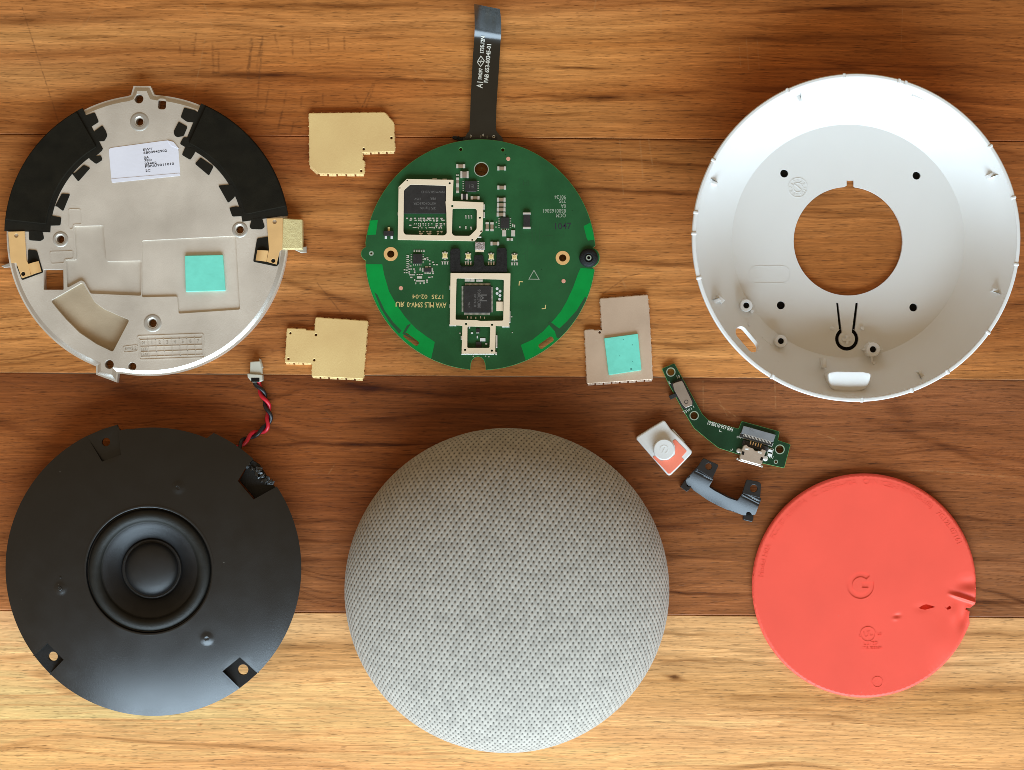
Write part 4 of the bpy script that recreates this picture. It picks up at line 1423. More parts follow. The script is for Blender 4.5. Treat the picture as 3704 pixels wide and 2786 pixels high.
T.add("lettering", join(place(([(v[0] * k, v[1], v[2]) for v in m0[0]], m0[1]), *b5(674, 1152), ZB + .005, PI - .015), place(([(v[0] * k1, v[1], v[2]) for v in m1[0]], m1[1]), *b5(662, 1097), ZB + .005, PI - .01), place(([(-v[0], v[1], v[2]) for v in m2[0]], [f[::-1] for f in m2[1]]), *b5(333, 1146), ZB + .005, PI)), M_silky, sharp=0)
tri = PT(Z5, [(1260, 921), (1294, 981), (1226, 980)], ZB)
T.add("silkscreen_triangle", stroke(tri, .22, ZB - .02, ZB + .015, True), M_silkg, sharp=0)
for pts in ([(1186, 998), (1163, 996), (1160, 1022)], [(1338, 1152), (1336, 1176), (1312, 1178)]):
    T.add("silkscreen_corner", stroke(PT(Z5, pts, ZB), .28, ZB - .02, ZB + .015), M_silky, sharp=0)

# connector under the upper edge and the ribbon cable
T.add("rear_connector", box(*Z5(900, 62, 1), D(Z5, 230), D(Z5, 60), 0.0, ZB0 - .01, 0.03, 0.1), M_chip)
its = []
for k in range(16):
    its.append(box(*Z5(722 + 6.5 * k, 38 - abs(k - 8) * .5 + random.uniform(-5, 5) , 1.5), 0.5 + .3 * random.random(), 0.5 + .4 * random.random(), 0, 1.0 + random.random() * .6, random.random()))
T.add("solder_clump", join(*its), M_rubber, sharp=0, kind="stuff")


def ribbon():
    zf = lambda t: 0
    rows = [  # left edge, right edge in view Z6 and height of the film above the table
        ((520, 1530), (955, 1530), 1.5), ((540, 1478), (940, 1480), 1.6), ((560, 1440), (905, 1442), 1.7), ((584, 1410), (882, 1412), 1.75), ((592, 1360), (873, 1360), 1.8),
        ((600, 1100), (882, 1100), 1.9), ((612, 860), (898, 860), 1.7), ((624, 640), (912, 640), 1.6), ((634, 500), (920, 505), 1.9), ((640, 420), (924, 445), 2.4),
        ((643, 370), (928, 400), 3.1), ((645, 320), (930, 355), 4.2), ((645, 270), (930, 310), 5.8), ((644, 220), (930, 262), 7.8), ((643, 170), (928, 215), 10.4), ((642, 120), (924, 170), 13.6), ((640, 80), (920, 132), 17.2), ((638, 42), (914, 98), 21.0)]
    ex = []
    n = 5
    P = [Vector((*Z6(*l, z), z)) for l, r, z in rows]
    Q = [Vector((*Z6(*r, z), z)) for l, r, z in rows]
    P, Q = spline(P, n), spline(Q, n)
    V, F = [], []
    m = 8
    for a, b in zip(P, Q):
        for k in range(m + 1):
            p = a.lerp(b, k / m)
            V.append((p.x, p.y, p.z + 0.05 * math.sin(k * 1.1 + p.y * .12)))
    N = len(P)
    for i in range(N - 1):
        for k in range(m):
            F.append((i * (m + 1) + k, i * (m + 1) + k + 1, (i + 1) * (m + 1) + k + 1, (i + 1) * (m + 1) + k))
    b = len(V)
    V += [(x, y, z - 0.12) for x, y, z in V]
    F += [tuple(i + b for i in f[::-1]) for f in F]
    for i in range(N - 1):
        for k in (0, m):
            q = (i * (m + 1) + k, (i + 1) * (m + 1) + k)
            F.append((q[0], q[1], q[1] + b, q[0] + b) if k == 0 else (q[1], q[0], q[0] + b, q[1] + b))
    for k in range(m):
        i = (N - 1) * (m + 1) + k
        F.append((i, i + 1, i + 1 + b, i + b))
        F.append((k + 1, k, k + b, k + 1 + b))
    return V, F


rb = T.add("ribbon_cable", ribbon(), M_flex, sharp=60)
zr = 1.95
its = []


def vtext(s, size, x0, y0, x1, y1, sy=1.0):
    p, q = Z6(x0, y0, zr), Z6(x1, y1, zr)
    m0 = text_mesh(s, size, 0.012, 'LEFT', 0.045)
    L_ = math.hypot(q[0] - p[0], q[1] - p[1])
    k = L_ / max(v[0] for v in m0[0])
    its.append(place(([(v[0] * k, v[1] * sy, v[2]) for v in m0[0]], m0[1]), p[0], p[1], zr, math.atan2(q[1] - p[1], q[0] - p[0])))


vtext("A1", 2.6, 700, 945, 708, 880)
vtext("FM297", 1.5, 705, 855, 712, 730)
vtext("1735.12N", 1.6, 724, 578, 736, 398)
vtext("FAB 653-00345-01", 1.75, 768, 890, 803, 478)
dm = PT(Z6, [(712, 603), (748, 652), (740, 672), (708, 715), (676, 672), (680, 652)], zr)
_rows = [(1530, 1.5), (1360, 1.8), (1100, 1.9), (860, 1.7), (640, 1.6), (500, 1.9), (435, 2.4), (385, 3.1), (338, 4.2)]


def lift(vf):
    ys = np.array([Z6(0, r[0], r[1])[1] for r in _rows])
    zs = np.array([r[1] for r in _rows])
    return [(x, y, z - zr + float(np.interp(y, ys, zs)) + 0.09) for x, y, z in vf[0]], vf[1]


its += [stroke(dm, .22, zr - .02, zr + .02, True), stroke(PT(Z6, [(682, 658), (744, 660)], zr), .2, zr - .02, zr + .02), stroke(PT(Z6, [(716, 640), (706, 680)], zr), .2, zr - .02, zr + .02)]
its = [lift(i) for i in its]
z_ = 1.72
for x, y, s in ((602, 1466, "8"), (712, 1472, "1"), (733, 1455, "4"), (778, 1476, "1")):
    its.append(place(text_mesh(s, 1.2, .012), *Z6(x, y, z_), z_ + .06))
its.append(stroke(circ(*Z6(850, 1470, z_), .36, 8), .14, z_ + .03, z_ + .08, True))
T.add("lettering", join(*its), M_silk, parent=rb, sharp=0)

# ------------------------------------------------------------------ 4 the white base shell
ZR = 17.0
sx, sy = Z7(803, 848, 1.5)
T = Thing("base_shell", "white round plastic base shell lying open, with a large centre hole", "plastic shell", (sx, sy))
RO = 594 / K * (H - ZR) / H
R1 = D(Z7, 548, 1.5)
R2 = RO - 1.15
ZFL = 1.5


def case_z(x, y):
    r = math.hypot(x - sx, y - sy)
    if r <= R1:
        return ZFL
    t = (r - R1) / (R2 - R1)
    return ZFL + (ZR - ZFL - 0.4) * (0.52 * t + 0.48 * t * t)


def c7(x, y, z=ZFL):
    return Z7(x, y, z)


hr = D(Z7, 256, ZFL)
hc = c7(803, 848)
cen = circ(*hc, hr, 96, PI / 2)
nl, nr = c7(796, 588), c7(829, 588)
cen = [p for p in cen if not (abs(p[0] - (nl[0] + nr[0]) / 2) < (nr[0] - nl[0]) / 2 + .2 and p[1] > hc[1])]
cen = sorted(cen, key=lambda p: (math.atan2(p[1] - hc[1], p[0] - hc[0]) - PI / 2) % (2 * PI))
cen = [nl] + cen + [nr] + PT(Z7, [(829, 562), (796, 562)], ZFL)
key = []
kc = c7(797, 1308)
ro, ri = D(Z7, 55), D(Z7, 38)
key = PT(Z7, [(746, 1138), (757, 1138), (774, 1268)], ZFL)
inner = arc(*kc, ri, 128, 128 + 284, 24)
outer = arc(*kc, ro, 60, 60 - 300, 26)
key = PT(Z7, [(747, 1138), (757, 1138), (773, 1268)], ZFL) + inner + PT(Z7, [(821, 1268), (838, 1138), (850, 1138), (835, 1266)], ZFL) + outer + PT(Z7, [(760, 1266)], ZFL)
zo = 8.5
oc = Z7(325, 1310, zo)
oval = rrect(*oc, D(Z7, 140), D(Z7, 62), D(Z7, 30), -math.radians(50), 6)
scr4 = [circ(*c7(x, y), D(Z7, 19), 20) for x, y in ((503, 530), (1125, 540), (487, 1150), (1110, 1160))]
ex = []
for r in np.linspace(R1, R2 - .4, 12):
    n = 150
    ex += [(sx + r * math.cos(2 * PI * (i + .5 * (int(r * 10) % 2)) / n), sy + r * math.sin(2 * PI * (i + .5 * (int(r * 10) % 2)) / n)) for i in range(n)]
for r in np.linspace(R1 * .5, R1 - .5, 6):
    n = 60
    ex += [(sx + r * math.cos(2 * PI * i / n), sy + r * math.sin(2 * PI * i / n)) for i in range(n)]
ex += [(sx + (R1 - .03) * math.cos(2 * PI * i / 150), sy + (R1 - .03) * math.sin(2 * PI * i / 150)) for i in range(150)]
body = T.add("shell_body", shell([circ(sx, sy, R2, 150), cen, key, oval] + scr4, case_z, 1.25, ex), M_case, sharp=24)
T.add("shell_rim", lathe([(R2, ZR - .42), (R2 + .12, ZR - .05), (R2 + .35, ZR), (RO - .25, ZR), (RO, ZR - .25), (RO, ZR - 2.2), (RO - .7, ZR - 4), (R2 - .6, ZR - 3.5), (R2, ZR - .42)], sx, sy, 144), M_case, sharp=40)
# snap bumps on the rim
first = None
for x, y in ((785, 72), (520, 140), (1045, 88), (1075, 98), (172, 468), (84, 712), (80, 812), (1482, 395), (1592, 640), (1598, 958), (1458, 1275), (1268, 1458), (1100, 1540), (868, 1588), (450, 1480), (96, 1022)):
    p = Z7(x, y, ZR)
    a = math.atan2(p[1] - sy, p[0] - sx)
    at = (sx + (RO - .55) * math.cos(a), sy + (RO - .55) * math.sin(a), ZR - .5)
    if first is None:
        first = T.add("snap_bump", slab([rrect(0, 0, 1.55, 0.9, .3)], -1.2, 0.75, 0.25), M_case, at=at, rz=a)
    else:
        T.again(first, at, a)
def seat(vf, zlow):
    """let the lower verts of a wall feature end inside the shell's thickness"""
    return [(x, y, case_z(x, y) - 0.5 if z < zlow else z) for x, y, z in vf[0]], vf[1]


# snap ribs on the inner wall
first = None
for x, y in ((1510, 522), (1510, 1088), (1145, 1482), (190, 1125), (170, 575), (560, 158)):
    p0 = Z7(x, y, 12)
    a = math.atan2(p0[1] - sy, p0[0] - sx)
    at = (sx + (R2 - 2.0) * math.cos(a), sy + (R2 - 2.0) * math.sin(a), 10.5)
    if first is None:
        rv, rf = slab([[(-1.6, -.5), (1.6, -.75), (1.6, .75), (-1.6, .5)]], -5, 3.2, .3)
        rv = [(x, y, case_z(sx + R2 - 2.0 + x, sy) - 0.5 - 10.5 if z < -3 else z) for x, y, z in rv]
        first = T.add("snap_rib", (rv, rf), M_case, at=at, rz=a)
    else:
        T.again(first, at, a)
V_, F_ = slab([ccw(PT(Z7, [(1112, 140), (1125, 142), (1120, 160), (1168, 180), (1164, 192), (1100, 168)], 13))], 8, 14.3, .2)
T.add("hook_clip", seat((V_, F_), 9), M_case)
# screw posts
for x, y, ro_, ri_ in ((325, 1150, 29, 14), (488, 1318, 29, 14), (921, 1357, 33, 15)):
    z = 6.0
    p = Z7(x, y, z)
    zb = 0.5 if math.hypot(p[0] - sx, p[1] - sy) < R1 else 2.5
    a, b = D(Z7, ro_), D(Z7, ri_)
    post = T.add("screw_post", lathe([(a * 1.08, zb), (a, z - .2), (a - .15, z), (b + .1, z), (b, z - .2), (b * .9, 0.9), (0, .9)], *p, 24), M_case, sharp=40)
    T.add("screw_hole_shade", lathe([(b * .97, z - 1.0), (0, z - 1.0)], *p, 20), M_dark, parent=post)  # dark disc painted in for the shade inside the post
    if x == 921:
        for dx, dy in ((1, 0), (-1, 0), (0, -1)):
            T.add("post_fin", box(p[0] + dx * (a + .45), p[1] + dy * (a + .9), 0.9 if dx else .5, .4 if dx else 1.9, 0.9, z - .5 if dx else 4, 0, .1), M_case, parent=post)
for x, y, z, r in ((352, 1177, 4, 9), (230, 1187, 9, 8), (462, 1420, 6, 9), (730, 1258, 2.4, 9), (871, 1258, 2.4, 9), (338, 1240, 6, 6), (398, 1302, 5, 6), (925, 1420, 4, 9)):
    p = Z7(x, y, z)
    T.add("guide_pin", lathe([(D(Z7, r), max(1.0, case_z(*p) - .6)), (D(Z7, r) * .92, z - .1), (D(Z7, r) * .7, z + .1), (0, z + .15)], *p, 14), M_case, sharp=40)
# fence around the port opening, raised block tilted to catch window light as the front-wall pocket
fw = [Z7(x, y, 5) for x, y in ((275, 1180), (325, 1235), (365, 1280), (455, 1352))]
T.add("port_fence", stroke(fw, .45, 1.0, 5.2), M_case, sharp=30)
pk = [(705, 1467), (745, 1460), (870, 1462), (910, 1470), (905, 1510), (885, 1545), (840, 1556), (775, 1555), (730, 1545), (712, 1510)]
zt = 14.6
pv, pf = slab([rnd(ccw(PT(Z7, pk, zt)), .8)], 5.0, zt, 0.5)
yc = Z7(800, 1510, zt)[1]
T.add("pocket_light_block", seat(([(x, y, z + (0.42 * (y - yc) if z > 6 else 0)) for x, y, z in pv], pf), 6), M_case, sharp=40)
T.add("wall_rib", seat(slab([rrect(*Z7(692, 1420, 9), D(Z7, 16), D(Z7, 46), .1)], 1.5, 9.5, .15), 2), M_case)
T.add("wall_rib", seat(slab([rrect(*Z7(200, 1122, 11), D(Z7, 22), D(Z7, 40), .1, .9)], 3, 12.5, .15), 4), M_case)
for q in scr4:
    T.add("screw_hole_shade", slab([q], 0.03, 0.12, 0), M_dark)  # added dark disc stands in for the shade down each floor hole
T.add("slot_shade_sheet", box(*c7(797, 1255), D(Z7, 150), D(Z7, 260), 0.02, 0.16, 0, 0), M_dark)  # black sheet added under the keyhole slot to paint its dark gap
T.add("cross_mark", join(box(*c7(797, 1312), D(Z7, 42), D(Z7, 12), ZFL, ZFL + 1.1, 0, .1), box(*c7(797, 1312), D(Z7, 12), D(Z7, 42), ZFL, ZFL + 1.103, 0, .1)), M_case)
# moulded date dial and faint outlines
dc = c7(567, 597)
dial = T.add("date_dial", join(stroke(circ(*dc, D(Z7, 45), 40), .2, ZFL, ZFL + .10, True), stroke(circ(*dc, D(Z7, 22), 28), .2, ZFL, ZFL + .12, True), stroke([(dc[0] - .9, dc[1] + .9), (dc[0] + .9, dc[1] - .6)], .25, ZFL, ZFL + .13)), M_case, sharp=30)
its = []
for k in range(12):
    a = 2 * PI * k / 12
    r = D(Z7, 33)
    its.append(place(text_mesh(str(k + 1), 1.2, .05), dc[0] + r * math.cos(a), dc[1] + r * math.sin(a), ZFL + .04, a - PI / 2))
T.add("lettering", join(*its), M_case, parent=dial, sharp=0)
T.add("moulded_outline", stroke(rrect(*c7(434, 1005), D(Z7, 190), D(Z7, 80), D(Z7, 36), 0, 6), .18, ZFL, ZFL + .06, True), M_case, sharp=30)

# ------------------------------------------------------------------ 5 the speaker driver
ZS, ZC = 8.0, 16.0
ox, oy = Z3(1116, 1619, ZS)
RS = 535 / K * (H - ZS) / H
T = Thing("speaker", "black round speaker driver with red and black twisted wires", "speaker", (ox, oy))
RC = D(Z3, 474, ZC)


def spk_z(x, y):
    r = math.hypot(x - ox, y - oy)
    t = max(0.0, (r - RC) / (RS - RC))
    z = ZC - (ZC - ZS) * (0.62 * t + 0.38 * t ** 2.6)
    for (qx, qy, rr) in BUMPS:
        d = math.hypot(x - qx, y - qy) / rr
        if d < 1:
            z += 0.42 * (0.5 + 0.5 * math.cos(PI * min(1, max(0, (d - .25) / .75)))) - (0.16 if d < .2 else 0)
    return z


def s3(x, y):
    """a point of view Z3 on the sloping frame"""
    z = 11.0
    for _ in range(4):
        p = Z3(x, y, z)
        t = max(0.0, (math.hypot(p[0] - ox, p[1] - oy) - RC) / (RS - RC))
        z = ZC - (ZC - ZS) * (0.62 * t + 0.38 * t ** 2.6)
    return p, z


s4 = lambda x, y: s3(x, y + 1425.8)
BUMPS = []
bump_px = [s3(1298, 1032), s4(440, 342), s4(1505, 707)]
BUMPS = [(p[0], p[1], D(Z3, 58, z)) for p, z in bump_px]
# outline: full circle, trimmed flat along the top, with four notches for the screw tabs
so = []
for i in range(240):
    a = i * 1.5
    r = RS
    if 66 < a < 113:
        r = RS * (0.957 if a > 100 else 0.951)
    so.append((ox + r * math.cos(math.radians(a)), oy + r * math.sin(math.radians(a))))


def notch_cut(inner):
    """replace the rim between the first and the last corner with the corners of a notch"""
    global so
    a0, a1 = (math.atan2(p[1] - oy, p[0] - ox) for p in (inner[0], inner[-1]))
    d = math.remainder(a1 - a0, 2 * PI)
    keep = [p for p in so if not 0 <= math.remainder(math.atan2(p[1] - oy, p[0] - ox) - a0, 2 * PI) * (1 if d > 0 else -1) <= abs(d)]
    q = inner if d > 0 else inner[::-1]
    ks_ = set(keep)
    n_ = len(so)
    i0 = next(i for i in range(n_) if so[i] in ks_ and so[i - 1] not in ks_)      # first corner kept after the gap
    so = [so[(i0 + i) % n_] for i in range(n_) if so[(i0 + i) % n_] in ks_] + q


def onrim(p, k=1.0):
    a = math.atan2(p[1] - oy, p[0] - ox)
    return (ox + RS * k * math.cos(a), oy + RS * k * math.sin(a))


n1 = [s3(640, 683)[0], s3(742, 845)[0], s3(880, 795)[0], s3(862, 622)[0]]
n2 = [s3(2010, 1028)[0], s3(1845, 1120)[0], s3(1730, 985)[0], s3(1800, 870)[0], s3(1835, 835)[0]]
n3 = [s4(248, 832)[0], s4(345, 740)[0], s4(463, 860)[0], s4(362, 962)[0]]
n4 = [s4(1870, 955)[0], s4(1745, 842)[0], s4(1618, 945)[0], s4(1740, 1062)[0]]
for q in (n1, n2, n3, n4):
    q = list(q)
    q[0], q[-1] = onrim(q[0]), onrim(q[-1])
    notch_cut(q)
ex = []
for k, r in enumerate(np.linspace(RC + .8, RS - .25, 17)):
    n = 110
    ex += [(ox + r * math.cos(2 * PI * (i + .5 * (k % 2)) / n), oy + r * math.sin(2 * PI * (i + .5 * (k % 2)) / n)) for i in range(n)]
for (qx, qy, rr) in BUMPS:
    for f in (0, .15, .3, .5, .7, .9, 1.0):
        ex += [(qx + rr * f * math.cos(a), qy + rr * f * math.sin(a)) for a in np.linspace(0, 2 * PI, 17)[:-1]] if f else [(qx, qy)]
T.add("speaker_frame", shell([so, circ(ox, oy, RC, 96)], spk_z, 1.6, ex), M_spk, sharp=30)
for (qx, qy, rr) in BUMPS:
    z = spk_z(qx + rr * .35, qy)
    T.add("rivet_dimple", lathe([(rr * .24, z - .05), (rr * .2, z + .03), (rr * .1, z + .02), (0, z - .15)], qx, qy, 14), M_spk, sharp=60)
# recessed screw tabs
for q, hp, hr_, zt in ((n1, s3(768, 702), 30, 1.6), (n3, s4(376, 842), 34, 2.4), (n4, s4(1763, 938), 38, 2.4)):
    c = Vector((sum(p[0] for p in q) / 4, sum(p[1] for p in q) / 4))
    zz = spk_z(*q[1]) - zt
    zz = min(zz, ZS + .2)
    f = [tuple(c + (Vector(p) - c) * 1.06) for p in (q[0], q[1], q[2], q[3])]
    lp = [f[1], f[2]] + [tuple(Vector(onrim(q[3])) * 1)] + [onrim(((q[0][0] + q[3][0]) / 2, (q[0][1] + q[3][1]) / 2))] + [onrim(q[0])]
    tv, tf = slab([ccw(lp), circ(hp[0][0], hp[0][1], D(Z3, hr_), 20)], zz - 1.4, zz, .1)
    sl = .27 if q is n1 else 0.0
    tab = T.add("screw_tab", ([(x, y, z + sl * (RS - math.hypot(x - ox, y - oy))) for x, y, z in tv], tf), M_spk if q is n1 else M_spkpit)
    for i in range(3):        # the side walls of the notch
        a, b = q[i], q[i + 1]
        za, zb = spk_z(*a) - .1, spk_z(*b) - .1
        a2, b2 = c + (Vector(a) - c) * 1.0, c + (Vector(b) - c) * 1.0
        a3, b3 = c + (Vector(a) - c) * 1.10, c + (Vector(b) - c) * 1.10
        Vv = [(a2.x, a2.y, zz - 1.4), (b2.x, b2.y, zz - 1.4), (b2.x, b2.y, zb), (a2.x, a2.y, za), (a3.x, a3.y, zz - 1.4), (b3.x, b3.y, zz - 1.4), (b3.x, b3.y, zb - .3), (a3.x, a3.y, za - .3)]
        T.add("tab_wall", (Vv, [(0, 1, 2, 3), (5, 4, 7, 6), (3, 2, 6, 7), (1, 0, 4, 5), (0, 3, 7, 4), (2, 1, 5, 6)]), M_spkpit, sharp=0)
# chewed corner at the upper right
zz = ZS - .4
q = [n2[2], n2[1], onrim(n2[0], .985), onrim(s3(1960, 930)[0], .985), onrim(s3(1890, 860)[0], 1.0), onrim(n2[4], .99), n2[3]]
tab = T.add("broken_tab", slab([ccw(q)], zz - 1.5, zz, .15), M_spkpit, label="broken screw tab with chewed plastic")
its = []
for k in range(26):
    t_ = random.random()
    x, y = 1800 + 190 * t_ + random.uniform(-25, 25), 870 + 150 * t_ + random.uniform(-35, 15)
    p = s3(x, y)[0]
    s_ = .4 + .8 * random.random()
    b_ = slab([rot2([(-s_, -s_ * .4), (s_ * .7, -s_ * .5), (s_, s_ * .3), (-s_ * .4, s_ * .5)], random.random() * PI)], 0, .6 + random.random() * .7, .12)
    tl, tm = random.uniform(-.5, .5), random.uniform(-.5, .5)
    its.append(([(p[0] + v[0], p[1] + v[1], zz - .1 + v[2] + v[0] * tl + v[1] * tm) for v in b_[0]], b_[1]))
T.add("plastic_shred", join(*its), M_spkrough, parent=tab, sharp=20, kind="stuff")
# driver: trim ring, roll surround, cone, dust cap
u3 = lambda d: D(Z3, d, ZC)
T.add("trim_ring", lathe([(u3(474), ZC - 1.2), (u3(474), ZC + .12), (u3(466), ZC + .22), (u3(458), ZC + .05), (u3(452), ZC - 1.3), (u3(440), ZC - 1.4)], ox, oy, 96), M_spk, sharp=50)
T.add("surround", lathe([(u3(447), ZC - 1.4)] + [(u3(398 + 46 * math.cos(a)), ZC - 1.25 + 1.95 * math.sin(a)) for a in np.linspace(0, PI, 13)] + [(u3(345), ZC - 1.5)], ox, oy, 96), M_roll, sharp=40)
T.add("cone", lathe([(u3(350), ZC - 1.5), (u3(338), ZC - 1.55), (u3(300), ZC - 2.7), (u3(255), ZC - 4.2), (u3(222), ZC - 5.4), (u3(214), ZC - 5.2)], ox, oy, 96), M_cone, sharp=40)
T.add("dust_cap", lathe([(u3(222), ZC - 5.3), (u3(215), ZC - 4.85), (u3(206), ZC - 4.75), (u3(198), ZC - 4.95)] + [(u3(196 * math.cos(a)), ZC - 5.0 + 3.0 * math.sin(a)) for a in np.linspace(0.02, PI / 2, 12)], ox, oy, 72), M_dust, sharp=40)
T.add("magnet", lathe([(0, 0), (23, 0), (24, .8), (24, 7), (22, 9.5), (20.5, 12)], ox, oy, 64), M_magnet, sharp=40)
# small post on the frame
p, z = s4(440, 262)
T.add("mould_pip", lathe([(.35, z - .2), (.3, z + .15), (0, z + .25)], *p, 10), M_spk)
# twisted pair and plug
path = spline([(*Z3(x, y, z), z) for x, y, z in ((1690, 815, 7.2), (1712, 770, 6.0), (1765, 705, 3.6), (1830, 655, 2.0), (1900, 625, 1.5), (1945, 580, 1.5), (1957, 510, 1.5), (1944, 440, 1.5), (1925, 385, 1.5), (1895, 320, 1.5), (1870, 275, 1.5), (1862, 228, 1.6))], 14)
seg = [0.0]
for a, b in zip(path, path[1:]):
    seg.append(seg[-1] + (b - a).length)
for ph, m, nm in ((0, M_wirered, "red_wire"), (PI, M_wireblk, "black_wire")):
    pts = []
    for i, p in enumerate(path):
        t_ = (path[min(i + 1, len(path) - 1)] - path[max(i - 1, 0)]).normalized()
        u_ = t_.cross(Vector((0, 0, 1))).normalized()
        w_ = u_.cross(t_)
        a = ph + seg[i] / 7.6 * 2 * PI + 0.6
        pts.append(p + u_ * math.cos(a) * .62 + w_ * math.sin(a) * .62)
    T.add(nm, tube(pts, .60, 10), m, sharp=60)
zq = 3.0
pl = T.add("plug", join(slab([rnd(ccw(PT(Z3, [(1820, 118), (1893, 112), (1905, 165), (1905, 212), (1816, 205)], zq)), .25)], 0.3, zq, .25), slab([rnd(ccw(PT(Z3, [(1800, 203), (1908, 212), (1910, 255), (1890, 266), (1835, 268), (1803, 232)], zq)), .25)], 0, zq + .6, .25), slab([rnd(ccw(PT(Z3, [(1880, 95), (1892, 97), (1910, 162), (1900, 166)], zq)), .1)], 0.3, zq - .5, .15)), mat("ivory_plug_plastic", (0.58, 0.56, 0.46), .45, 0, .04, .4))
T.add("plug_opening", slab([rrect(*Z3(1862, 250, 2), D(Z3, 60), D(Z3, 30), .1)], .4, zq + .63, 0), M_dark, parent=pl)

# ------------------------------------------------------------------ 6 the fabric dome
ZE = 7.0
dx_, dy_ = ((1833.5 - 1852) / K * (H - ZE) / H, (1393 - 2135.5) / K * (H - ZE) / H)
RD = 588 / K * (H - ZE) / H - 0.15
T = Thing("fabric_shell", "grey knitted fabric dome, the top cover of the speaker", "fabric cover", (dx_, dy_))
ph = np.concatenate([np.linspace(0, PI / 2, 400), PI / 2 + np.linspace(0, math.asin(ZE / 12.0), 80)[1:]])
pr = RD * np.sin(ph) ** 0.94
pz = np.where(ph <= PI / 2, ZE + 21.5 * np.cos(ph), ZE + 12.0 * np.cos(ph))
ps = np.concatenate([[0], np.cumsum(np.hypot(np.diff(pr), np.diff(pz)))])
nr_ = np.gradient(pz, ps) * -1
nz_ = np.gradient(pr, ps)
A_, B_ = 1.67, 2.44
du, dv = A_ / 8, B_ / 11
SM = ps[-1]
nu = int(SM / du) + 1
nv = int(SM / dv) + 1
uu, vv = np.meshgrid(np.arange(-nu, nu + 1) * du, np.arange(-nv, nv + 1) * dv)
ss = np.hypot(uu, vv)
th = np.arctan2(vv, uu)
sc_ = np.minimum(ss, SM)
r_ = np.interp(sc_, ps, pr)
z_ = np.interp(sc_, ps, pz)
n_r, n_z = np.interp(sc_, ps, nr_), np.interp(sc_, ps, nz_)
al = math.radians(3.2)
wu = uu * math.cos(al) - vv * math.sin(al) + 0.25 * np.sin(vv / 9)
wv = uu * math.sin(al) + vv * math.cos(al) + 0.25 * np.sin(uu / 11)
wu = wu + 0.30 * (fnoise(uu / 5, vv / 5, 201, 2) - .5)
wv = wv + 0.34 * (fnoise(uu / 5, vv / 5, 301, 2) - .5)
ca, cb = wu / A_ + wv / B_, wu / A_ - wv / B_
fa, fb = ca - np.round(ca), cb - np.round(cb)
fu, fv = (fa + fb) * A_ / 2, (fa - fb) * B_ / 2
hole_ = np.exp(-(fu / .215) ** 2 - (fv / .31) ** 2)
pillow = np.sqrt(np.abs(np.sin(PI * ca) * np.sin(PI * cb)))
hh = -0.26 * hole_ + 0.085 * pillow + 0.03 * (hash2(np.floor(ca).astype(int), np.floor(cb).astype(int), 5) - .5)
rr = r_ + n_r * hh
V = np.stack([dx_ + rr * np.cos(th), dy_ + rr * np.sin(th), np.maximum(z_ + n_z * hh, 0.02)], -1).reshape(-1, 3)
okv = (ss <= SM).reshape(-1)
ny_, nx_ = uu.shape
idx = np.arange(nx_ * ny_).reshape(ny_, nx_)
F = np.stack([idx[:-1, :-1], idx[:-1, 1:], idx[1:, 1:], idx[1:, :-1]], -1).reshape(-1, 4)
F = F[okv[F].all(1)]
used = np.unique(F)
remap = np.full(len(V), -1)
remap[used] = np.arange(len(used))
fab = bpy.data.materials.new("grey_knit_fabric")
fab.use_nodes = True
n, L = fab.node_tree.nodes, fab.node_tree.links
p = n["Principled BSDF"]
at = n.new("ShaderNodeAttribute")
at.attribute_name = "knit"
ns = n.new("ShaderNodeTexNoise")
ns.inputs["Scale"].default_value = 3500
tc = n.new("ShaderNodeTexCoord")
L.new(tc.outputs["Object"], ns.inputs["Vector"])
rg = n.new("ShaderNodeMapRange")
rg.inputs[3].default_value, rg.inputs[4].default_value = .82, 1.18
L.new(ns.outputs[0], rg.inputs[0])
mx = n.new("ShaderNodeVectorMath")
mx.operation = 'SCALE'
L.new(at.outputs["Color"], mx.inputs[0])
L.new(rg.outputs[0], mx.inputs["Scale"])
L.new(mx.outputs[0], p.inputs["Base Color"])
p.inputs["Roughness"].default_value = 0.85
p.inputs["Specular IOR Level"].default_value = 0.2
p.inputs["Sheen Weight"].default_value = 0.12
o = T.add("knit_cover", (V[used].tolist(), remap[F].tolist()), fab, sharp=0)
me = o.data
me.polygons.foreach_set("use_smooth", np.ones(len(me.polygons), bool))
a = me.color_attributes.new("knit", 'FLOAT_COLOR', 'POINT')
hv = hash2(np.floor(ca).astype(int), np.floor(cb).astype(int), 3)
yarn = np.array([0.425, 0.390, 0.333])
base = yarn[None, None] * (0.86 + 0.2 * hv + 0.16 * (fnoise(uu / 9, vv / 3, 401, 3) - .2))[..., None]
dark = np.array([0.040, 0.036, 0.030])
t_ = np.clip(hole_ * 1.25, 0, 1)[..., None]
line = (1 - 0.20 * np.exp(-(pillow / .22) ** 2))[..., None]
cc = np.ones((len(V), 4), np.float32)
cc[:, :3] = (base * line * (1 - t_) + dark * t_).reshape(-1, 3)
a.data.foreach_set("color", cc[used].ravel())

# ------------------------------------------------------------------ 7 the red silicone base cover
ZT = 2.0
rx, ry = Y1(835, 822, ZT)
RR = D(Y1, 711, ZT)
T = Thing("silicone_base", "coral red round rubber base cover with a pressed G and a torn right edge", "rubber cover", (rx, ry))


def y1(x, y):
    return Y1(x, y, ZT)


